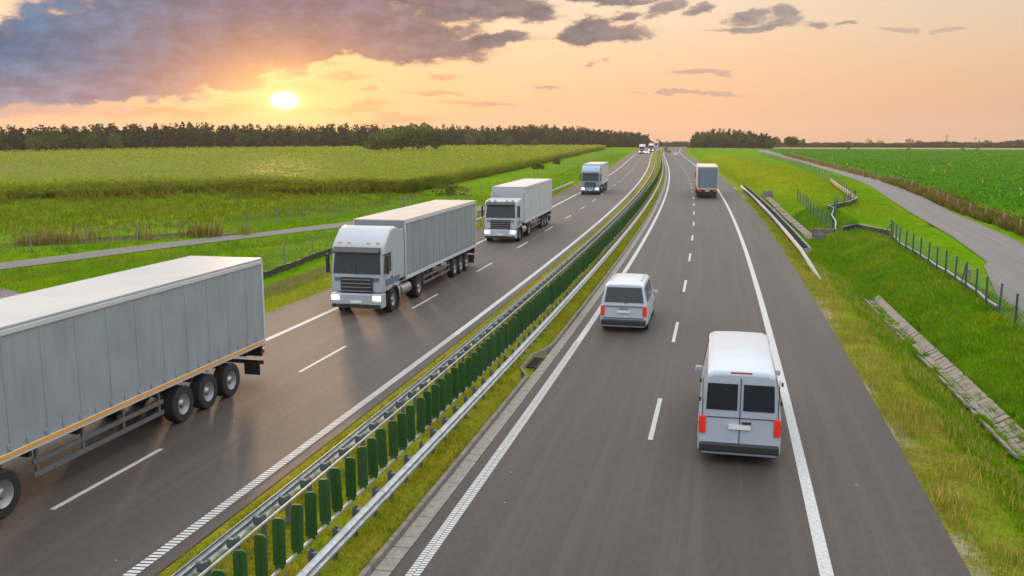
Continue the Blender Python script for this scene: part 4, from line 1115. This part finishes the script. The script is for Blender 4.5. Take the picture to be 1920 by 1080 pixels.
def semi(name, label, s, d, forward, cab_m, box_m, trailer_len=13.6, stripe=False, roof_m=None, rear_frame=None, low=False, band=None, curtain=False, lights=True, group=None):
    """articulated lorry, origin under the middle of its rear end, +Y forward"""
    rz = -heading(s) + (0 if forward else math.pi)
    t = thing(name, label, 'truck', P(s, d, 0), rz, group)
    L = trailer_len; hw = 1.275
    tr = MB(); tr.box((0, L / 2, 2.60), (2 * hw, L, 2.76))
    for sx in (-1, 1):                              # panel joints stand a little proud of the side
        k = 1.1
        while k < L - .5: tr.box((sx * (hw - .01), k, 2.58), (.05, .06, 2.5)); k += 1.13 if curtain else 2.6
    if curtain:                                     # ratchet straps and buckles of the curtain side
        for sx in (-1, 1):
            k = .6
            while k < L - .3:
                tr.box((sx * (hw + .004), k, 1.52), (.02, .045, .42)); tr.box((sx * (hw + .014), k, 1.45), (.03, .075, .12)); k += .565
    tr = tr.build('trailer_box', box_m, t, bevel=.03)
    rf = MB(); rf.box((0, L / 2, 4.0), (2 * hw + .02, L + .02, .07)); rf.build('roof_panel', roof_m or white_m, tr, bevel=.015)
    ed = MB()
    for sx in (-1, 1):
        ed.box((sx * (hw + .005), L / 2, 3.90), (.05, L, .12)); ed.box((sx * (hw + .005), L / 2, 1.26), (.06, L, .16))
        for yy in (0.04, L - .04): ed.box((sx * (hw + .004), yy, 2.58), (.055, .1, 2.5))
    ed.build('corner_profile', rear_frame or white_m, tr, bevel=.01)
    if stripe:
        for sx in (-1, 1):
            b = MB(); b.box((sx * (hw + .045), L / 2, 1.30), (.012, L - .3, .075)); b.build('reflective_stripe', amber_m, tr)
    # rear doors, lights, underrun bar
    dr = MB()
    for sx in (-1, 1): dr.box((sx * .60, -.02, 2.6), (1.17, .04, 2.56))
    dr = dr.build('rear_door', box_m if rear_frame is None else mat('rear_door_bluegrey', (.13, .20, .245), .5, var=.12, scale=.7), t, bevel=.012)
    hb = MB()
    for sx in (-.95, -.25, .25, .95): hb.tube((sx, -.06, 1.35), (sx, -.06, 3.85), .018, 6)
    for sx in (-1, 1):
        for zz in (1.6, 2.3, 3.0, 3.6): hb.box((sx * 1.16, -.05, zz), (.16, .03, .07))
    hb.build('door_bar', rim_m, dr)
    fr_ = MB(); fr_.box((0, -.03, 3.93), (2.52, .06, .16)); fr_.box((0, -.03, 1.22), (2.52, .08, .2))
    for sx in (-1, 1): fr_.box((sx * 1.235, -.03, 2.58), (.085, .06, 2.55))
    fr_.build('rear_frame', rear_frame or white_m, t)
    ub = MB(); ub.box((0, .05, .56), (2.4, .08, .14)); ub.box((0, .1, .95), (2.4, .12, .34)); ub.build('underrun_bar', dark_m, t, bevel=.01)
    for sx in (-1, 1):
        q = MB(); q.box((sx * 1.0, -.03, .93), (.42, .06, .16)); q.build('tail_light', tail_m, t)
        q = MB(); q.box((sx * .95, .35, .45), (.55, .03, .5)); q.build('mud_flap', dark_m, t)
    q = MB(); q.box((0, -.035, .96), (.52, .02, .12)); q.build('number_plate', plate_m, t)
    cm_ = MB()
    for sx in (-1, 1): cm_.box((sx * .45, L / 2, 1.03), (.14, L - .4, .3))
    for yy in np.arange(1, L, 1.6): cm_.box((0, yy, 1.05), (2.3, .1, .14))
    cm_.box((0, L + 1.2, .85), (.9, 3.0, .3)); cm_.build('chassis', chassis_m, t)
    sg = MB()
    for sx in (-1, 1):
        for zz in (.55, .85): sg.box((sx * 1.2, L * .60, zz), (.05, L * .36, .11))
        for k in range(4): sg.box((sx * 1.17, L * .43 + k * L * .113, .85), (.05, .07, .55))
        sg.box((sx * .8, L - 2.4, .55), (.14, .14, 1.0)); sg.box((sx * .8, L - 2.4, .06), (.3, .3, .06))
    sg.build('side_guard', mat('side_guard_grey', (.16, .165, .17), .5, .4), t)
    for k in range(3):
        for sx in (-1, 1): wheel(t, sx * 1.08, 2.2 + k * 1.31, .52, .38)
    # tractor
    y0 = L - 1.5
    for sx in (-1, 1): wheel(t, sx * 1.0, L - 2.0, .52, .6); wheel(t, sx * 1.06, L + 1.68, .52, .34)
    yb = L + .75; yf = yb + 2.25
    cb = MB(); extr(cb, [(yb, 1.02), (yb, 3.72), (yb + .5, 3.86), (yb + 1.15, 3.78), (yf - .32, 3.18), (yf - .18, 2.95), (yf, 1.75), (yf, 1.0)], -1.24, 1.24)
    if low: cb.v = [(x, y, min(z, 3.12 + .10 * (yf - y) / 2.2)) for x, y, z in cb.v]
    cb = cb.build('cab', cab_m, t, bevel=.09, seg=3)
    if band:
        q = MB()
        for sx in (-1, 1): q.box((sx * 1.238, yb + 1.0, 1.42), (.012, 1.9, .30))
        q.box((0, yf + .02, 1.62), (2.1, .03, .16)); q.build('colour_band', band, cb)
    q = MB()
    for xx in (-.9, -.45, .45, .9): q.box((xx, yf - (.36 if not low else .25), 3.2 if not low else 3.16), (.16, .1, .07))
    q.build('roof_marker_lamp', amber_m, cb)
    q = MB(); q.add([(-1.12, yf + .012, 1.86), (1.12, yf + .012, 1.86), (1.06, yf - .148, 2.86), (-1.06, yf - .148, 2.86)], [(0, 1, 2, 3)]); 
    q.v += [(x, y - .05, z) for x, y, z in q.v[:4]]; q.f += [(7, 6, 5, 4), (0, 4, 5, 1), (1, 5, 6, 2), (2, 6, 7, 3), (3, 7, 4, 0)]
    q.build('windscreen', glass_m, cb)
    for sx in (-1, 1):
        q = MB(); q.add([(sx * 1.246, yf - .12, 1.85), (sx * 1.246, yf - .24, 2.75), (sx * 1.246, yf - 1.05, 2.75), (sx * 1.246, yf - 1.1, 1.9)], [(0, 1, 2, 3)]); q.build('side_window', glass_m, cb)
        q = MB(); q.box((sx * 1.42, yf - .12, 2.3), (.12, .2, .85)); q.box((sx * 1.32, yf - .15, 2.72), (.25, .05, .05)); q.build('mirror', dark_m, cb, bevel=.03)
        q = MB(); q.box((sx * .98, yf + .165, .80), (.36, .1, .2)); q.build('headlight', head_m if lights else glass_m, cb, bevel=.03)
        q = MB(); extr(q, [(yb - .12, .4), (yb - .12, .98), (yb + .36, .98), (yb + .3, .4)], sx * 1.22, sx * .75); q.build('step_panel', cab_m, cb, bevel=.03)
        q = MB(); q.tube((sx * 1.0, yb - 1.55, .72), (sx * 1.0, yb - .25, .72), .3, 14); q.build('fuel_tank', rim_m, t, smooth=True)
        q = MB(); q.box((sx * 1.2, yb - .45, 2.5), (.05, .95, 2.3)); q.build('side_fairing', cab_m, cb, bevel=.02)
    for sx in (-1, 1):
        q = MB()
        for yy, z0, z1 in ((yf - .42, 1.05, 1.85), (yf - 1.22, 1.05, 2.85)): q.box((sx * 1.238, yy, (z0 + z1) / 2), (.014, .022, z1 - z0))
        q.box((sx * 1.238, yf - .82, 1.06), (.014, .8, .022)); q.build('door_seam', dark_m, cb)
        q = MB(); q.box((sx * 1.255, yf - 1.08, 1.62), (.03, .2, .05)); q.build('door_handle', dark_m, cb)
        q = MB(); q.lathe((sx * 1.20, L + 1.68, .52), [(-.12, .66), (.06, .66), (.06, .60), (-.12, .60), (-.12, .66)], 'X', 22); q.build('wheel_arch', dark_m, t)
        q = MB(); q.box((sx * .78, yf + .175, .47), (.3, .04, .1)); q.build('fog_light', rim_m, cb)
    q = MB(); q.box((0, yf + .17, .44), (2.3, .05, .16)); q.build('lower_bumper', dark_m, cb, bevel=.015)
    q = MB(); q.box((0, yf + .045, 1.35), (1.5, .1, .72)); q.build('grille', dark_m, cb, bevel=.03)
    q = MB()
    for k in range(4): q.box((0, yf + .105, 1.1 + k * .17), (1.4, .03, .035))
    q.build('grille_bar', rim_m, cb)
    q = MB(); q.box((0, yf - .12, .66), (2.44, .6, .66)); q.build('bumper', cab_m, cb, bevel=.06)
    q = MB(); q.box((0, yf + .19, .62), (.52, .02, .12)); q.build('number_plate', plate_m, cb)
    q = MB(); extr(q, [(yf - .12, 2.92), (yf + .22, 2.80), (yf + .22, 2.86), (yf - .14, 3.04)], -1.1, 1.1); q.build('sun_visor', dark_m, cb)
    q = MB()
    for xx in (-.18, .18): q.tube((xx - .25 * (1 if xx > 0 else -1), yf + .03, 1.84), (xx + .2, yf - .02, 2.25), .012, 4)
    q.build('wiper', dark_m, cb)
    return t
def paint(name, col, rough=.4, var=.1): return mat(name, col, rough, var=var, scale=.6, coat=.2)
def tarp(name, col):
    m = bpy.data.materials.new(name); m.use_nodes = True
    T = NT(m.node_tree); p = T.n['Principled BSDF']; pos = T.new('ShaderNodeTexCoord').outputs['Object']
    x, y, z = T.sep(pos)
    n = T.noise(pos, .8, 4, .6); streak = T.noise(T.comb(T.math('MULTIPLY', y, 5.0), T.math('MULTIPLY', z, .5), x), 1.0, 4, .65)
    c = T.mix(T.step(n, .3, .7), col, tuple(q * .88 for q in col))
    c = T.mix(T.math('MULTIPLY', T.step(streak, .5, .72), .30), c, tuple(q * .6 for q in col))
    T.set(p.inputs['Base Color'], c); p.inputs['Roughness'].default_value = .5
    b = T.new('ShaderNodeBump'); T.set(b.inputs['Height'], T.noise(T.comb(T.math('MULTIPLY', y, 1.7), T.math('MULTIPLY', z, .45), 0), 1.0, 3, .5)); b.inputs['Strength'].default_value = .55; b.inputs['Distance'].default_value = .12
    T.l.new(b.outputs[0], p.inputs['Normal']); MATS[name] = m
    return m
silver = tarp('trailer_silver', (.25, .285, .30))
greyb = tarp('trailer_greyblue', (.22, .245, .265))
semi('semi_truck', 'grey box semi trailer truck nearest the camera, cut by the left border', 27.0, -15.95, False, white_m, silver, stripe=True, curtain=True, roof_m=paint('roof_grey', (.36, .37, .365)))
semi('semi_truck', 'second truck from the camera on the left carriageway, grey trailer, lit headlights', 54.6, -15.95, False, paint('cab_palegrey', (.36, .40, .43)), greyb, roof_m=paint('roof_cream', (.46, .42, .37)), stripe=False, curtain=True, band=paint('band_slate', (.10, .15, .20)))
semi('semi_truck', 'white box truck with lit headlights, third in the row on the left carriageway', 83.6, -15.95, False, paint('cab_whiteblue', (.42, .48, .53)), tarp('trailer_white', (.42, .45, .46)), curtain=False, low=True, band=paint('band_teal', (.10, .24, .28)))
semi('semi_truck', 'white topped lorry with blue cab front, farthest of the four near trucks', 139.5, -15.6, False, paint('cab_blue', (.16, .30, .42)), paint('trailer_white2', (.46, .47, .47)), trailer_len=11.5)
semi('semi_truck', 'distant white fronted truck coming down the left carriageway beside a red lit car', 432, -15.0, False, white_m, white_m)
semi('semi_truck', 'tiny truck far back on the left carriageway, right of the distant white fronted truck', 482, -11.9, False, white_m, greyb)
cream = paint('frame_cream', (.52, .40, .31), .5)
semi('semi_truck', 'blue grey rear doored box truck driving away in the right lane', 121.0, -.05, True, white_m, cream, roof_m=paint('roof_white', (.52, .47, .42)), rear_frame=cream)

def car(name, label, s, d, forward, pm, L, W, Ht, kind='van', cat='car', lights=True):
    """lofted body: stations along y (rear=0) with belt and roof heights"""
    t = thing(name, label, cat, P(s, d, 0), -heading(s) + (0 if forward else math.pi))
    w = W / 2; belt = Ht * (.56 if kind == 'van' else .62)
    if kind == 'panel':
        belt = Ht * .52
        st = [(0, Ht * .955, .955), (.07, Ht * .99, .975), (.3, Ht, .99), (L * .70, Ht, 1), (L * .76, Ht * .965, 1), (L * .885, belt * 1.10, .97), (L * .905, belt * 1.02, .96), (L * .985, belt * .80, .92), (L, belt * .45, .88)]
    elif kind == 'van': st = [(0, .78 * belt, .96), (.03, belt, .97), (.22, Ht * .97, .985), (.55, Ht, .99), (L * .55, Ht, 1), (L * .66, Ht * .97, 1), (L * .83, belt * 1.12, .98), (L * .87, belt * 1.06, .97), (L * .97, belt * .86, .93), (L, belt * .55, .88)]
    else: st = [(0, .72 * belt, .93), (.05, belt * 1.0, .95), (L * .10, belt * 1.06, .97), (L * .26, Ht * .97, .99), (L * .36, Ht, 1), (L * .5, Ht, 1), (L * .58, Ht * .96, 1), (L * .74, belt * 1.08, .98), (L * .78, belt * 1.02, .97), (L * .96, belt * .85, .92), (L, belt * .5, .86)]
    def sec(y, top, k):
        ww = w * k; inroof = max(0.0, min(1.0, (top - belt) / (Ht - belt)))
        bl = min(belt, top - .02); tw = ww * (.94 - .14 * inroof)
        return [(-ww * .9, y, .22), (-ww, y, .34), (-ww, y, bl - .22 if bl > .6 else bl - .1), (-ww * .985, y, bl), (-tw, y, max(bl + .005, top - .07)), (-tw * .8, y, top), (0, y, top + .015),
                (tw * .8, y, top), (tw, y, max(bl + .005, top - .07)), (ww * .985, y, bl), (ww, y, bl - .22 if bl > .6 else bl - .1), (ww, y, .34), (ww * .9, y, .22)]
    b = MB(); n = 13
    for q in st: b.v += sec(*q)
    for k in range(len(st) - 1):
        for i in range(n): j = (i + 1) % n; b.f.append((k * n + i, k * n + j, (k + 1) * n + j, (k + 1) * n + i))
    b.f += [tuple(range(n)), tuple(range((len(st) - 1) * n, len(st) * n))]
    body = b.build('body', pm, t, bevel=.03)
    def secat(y):
        for a, c in zip(st[:-1], st[1:]):
            if a[0] <= y <= c[0] + 1e-6: f = (y - a[0]) / (c[0] - a[0]); return sec(y, a[1] + (c[1] - a[1]) * f, a[2] + (c[2] - a[2]) * f)
        return sec(*st[-1])
    def pane(name, corners, off):
        v = [Vector(c) for c in corners]; nn = (v[1] - v[0]).cross(v[2] - v[0]).normalized()
        if nn.dot(Vector(off)) < 0: nn = -nn
        m = MB(); vs = [p + nn * .014 for p in v]; m.add(vs + [p - nn * .02 for p in v], [(0, 1, 2, 3), (7, 6, 5, 4), (0, 4, 5, 1), (1, 5, 6, 2), (2, 6, 7, 3), (3, 7, 4, 0)])
        return m.build(name, glass_m, body)
    def lerp3(a, c, f): return tuple(x + (y - x) * f for x, y in zip(a, c))
    def wcor(lo, hi, f0, f1):
        a, c = lerp3(lo[5], hi[5], f0), lerp3(lo[5], hi[5], f1)
        return [(a[0] * 1.14, a[1], a[2] + .012), (-a[0] * 1.14, a[1], a[2] + .012), (-c[0] * 1.1, c[1], c[2] + .012), (c[0] * 1.1, c[1], c[2] + .012)]
    if kind == 'panel':
        yb = -.004
        for sx in (-1, 1):
            x0, x1 = sx * .07, sx * w * .80
            pane('rear_window', [(x0, yb, Ht * .58), (x1, yb, Ht * .58), (x1 * .97, yb, Ht * .86), (x0, yb, Ht * .86)], (0, -1, 0))
        q = MB(); q.box((0, -.006, Ht * .56), (.018, .03, Ht * .72))
        for sx in (-1, 1): q.box((sx * w * .89, -.006, Ht * .62), (.016, .03, Ht * .60))
        q.box((0, -.006, Ht * .50), (W * .86, .03, .014)); q.build('door_seam', dark_m, body)
        q = MB(); q.box((.16, -.02, Ht * .45), (.22, .05, .05)); q.build('door_handle', dark_m, body)
        q = MB(); q.box((0, .04, Ht * .972), (.5, .05, .05)); q.build('brake_lamp', redrefl_m, body)
        for sx in (-1, 1):
            for zz in (.40, .66, .86):
                q = MB(); q.tube((sx * w * .95, .0, Ht * zz), (sx * w * .95, .0, Ht * zz + .1), .025, 6); q.build('hinge', dark_m, body)
    # rear window
    i0, i1 = (1, 2) if kind == 'van' else (2, 3)
    lo, hi = sec(*st[i0]), sec(*st[i1])
    if kind != 'panel': pane('rear_window', wcor(lo, hi, .12, .86), (0, -1, .3))
    i0, i1 = (6, 5) if kind == 'van' else (5, 4) if kind == 'panel' else (7, 6)
    lo, hi = sec(*st[i0]), sec(*st[i1])
    pane('windscreen', wcor(lo, hi, .1, .9), (0, 1, .3))
    spans = [(.45, L * .28), (L * .30, L * .46), (L * .48, L * .63)] if kind == 'van' else [(L * .66, L * .755)] if kind == 'panel' else [(L * .24, L * .40), (L * .42, L * .58)]
    for sx, (ia, ib) in ((-1, (3, 4)), (1, (9, 8))):
        for ya, yb in spans:
            A, B = secat(ya), secat(yb)
            pane('side_window', [lerp3(A[ia], A[ib], .12), lerp3(B[ia], B[ib], .12), lerp3(B[ia], B[ib], .88), lerp3(A[ia], A[ib], .88)], (sx, 0, 0))
        q = MB(); q.box((sx * w * .88, -.0, belt * .80), (w * .17, .09, belt * (.36 if kind != 'car' else .2))); q.build('tail_light', tail_m, body, bevel=.02)
        q = MB(); q.box((sx * w * .72, L - .05, belt * .62), (w * .36, .14, .16)); q.build('headlight', head_m if (lights and not forward) else glass_m, body, bevel=.03)
        q = MB(); q.box((sx * (w + .09), L * .68, belt + .02), (.2, .12, .16)); q.build('mirror', pm, body, bevel=.03)
        for yy in (L * .18, L * .80): wheel(t, sx * (w - .12), yy, .33, .22)
    q = MB(); q.box((0, -.03, .42), (W * .94, .16, .22)); q.build('rear_bumper', dark_m if kind != 'car' else pm, body, bevel=.04)
    q = MB(); q.box((0, L - .02, .38), (W * .86, .14, .2)); q.build('front_bumper', dark_m, body, bevel=.04)
    q = MB(); q.box((0, -.028 if kind != 'car' else -.02, belt * .78), (.52, .05, .115)); q.build('number_plate', plate_m, body)
    if kind == 'van':
        q = MB(); q.box((0, -.012, belt * .97), (W * .84, .05, .016)); q.box((0, -.02, .60), (W * .84, .05, .016)); q.build('tailgate_seam', dark_m, body)
        q = MB(); q.tube((.02, .02, belt + .07), (.45, .10, belt + .22), .014, 5); q.build('rear_wiper', dark_m, body)
        q = MB(); q.box((0, -.022, belt * .88), (.4, .06, .05)); q.build('tailgate_handle', rim_m, body)
        q = MB()
        for sx in (-1, 1): q.tube((sx * w * .66, .9, Ht + .06), (sx * w * .66, L * .55, Ht + .06), .018, 6); q.tube((sx * w * .66, .9, Ht), (sx * w * .66, .9, Ht + .06), .015, 5); q.tube((sx * w * .66, L * .55, Ht), (sx * w * .66, L * .55, Ht + .06), .015, 5)
        q.build('roof_rail', rim_m, body)
    return t
car('van', 'long pale silver blue panel van driving away in the right lane nearest the camera', 22.3, .48, True, paint('paint_silverblue', (.40, .46, .52), .35), 6.6, 2.02, 2.35, 'panel')
car('minivan', 'pale silver blue minivan driving away in the lane beside the median', 37.0, -3.85, True, paint('paint_paleblue', (.42, .47, .52), .35), 5.1, 1.95, 2.0)
car('car', 'tiny white car with red glow beside the distant white fronted truck', 415, -12.6, False, paint('paint_white', (.6, .58, .56)), 4.4, 1.8, 1.45, 'car')
car('car', 'tiny silver car driving away far off in the right lane', 365, -.9, True, paint('paint_silver', (.5, .52, .54)), 4.4, 1.8, 1.45, 'car')
car('car', 'tiny dark red car far off near the vanishing point of the right carriageway', 444, -3.2, True, paint('paint_darkred', (.16, .03, .03)), 4.4, 1.8, 1.45, 'car')
car('van', 'tiny dark van farthest away on the right carriageway', 470, -4.6, True, paint('paint_darkblue', (.06, .08, .12)), 5.2, 2.0, 2.2)
semi('semi_truck', 'smallest far truck at the vanishing point, its front white', 640, -14.5, False, white_m, white_m, trailer_len=10)

# small red and white markers
rw_w = mat('marker_white', (.62, .62, .60), .5, var=.1); rw_r = mat('marker_red', (.50, .04, .03), .5, var=.1)
def marker(label, s, d, z, h):
    t = thing('delineator', label, 'delineator', P(s, d, z))
    m = MB(); m.box((0, 0, h / 2), (.13, .06, h), taper=.9); m.build('post', rw_w, t, bevel=.01)
    m = MB(); m.box((0, 0, h * .72), (.145, .075, h * .18)); m.build('reflector', rw_r, t)
marker('red and white marker post on the median beside the green slats', 106, -7.65, .1, 1.0)
marker('red and white marker post behind the right guardrail', 100, 6.5, -.25, 1.1)
marker('white roadside delineator on the left verge of the far carriageway', 236, -21.2, -.05, 1.0)
marker('white roadside delineator on the right verge of the far carriageway', 255, 5.4, -.05, 1.0)
bx = thing('fence_box', 'small grey box on short legs behind the green mesh fence', 'box', G(55.4, 13.6))
m = MB(); m.box((0, 0, .5), (.35, .3, .35)); m.box((0, 0, .7), (.4, .35, .05)); m.build('housing', conc, bx, bevel=.015)
m = MB()
for q in (-.12, .12): m.tube((q, 0, -.2), (q, 0, .34), .025, 6)
m.build('leg', fgrey, bx)

# ------------------------------------------------------------------ air
hz = MB(); hz.box((0, 790, 6), (3800, 1760, 44))
hz = hz.build('haze')
hm = bpy.data.materials.new('haze'); hm.use_nodes = True
T = NT(hm.node_tree); T.n.clear()
pv_ = T.new('ShaderNodeVolumePrincipled'); o_ = T.new('ShaderNodeOutputMaterial'); T.l.new(pv_.outputs[0], o_.inputs['Volume'])
pv_.inputs['Color'].default_value = (.95, .83, .70, 1); pv_.inputs['Density'].default_value = .00013; pv_.inputs['Anisotropy'].default_value = .35
hz.data.materials.append(hm); tag(hz, kind='stuff')
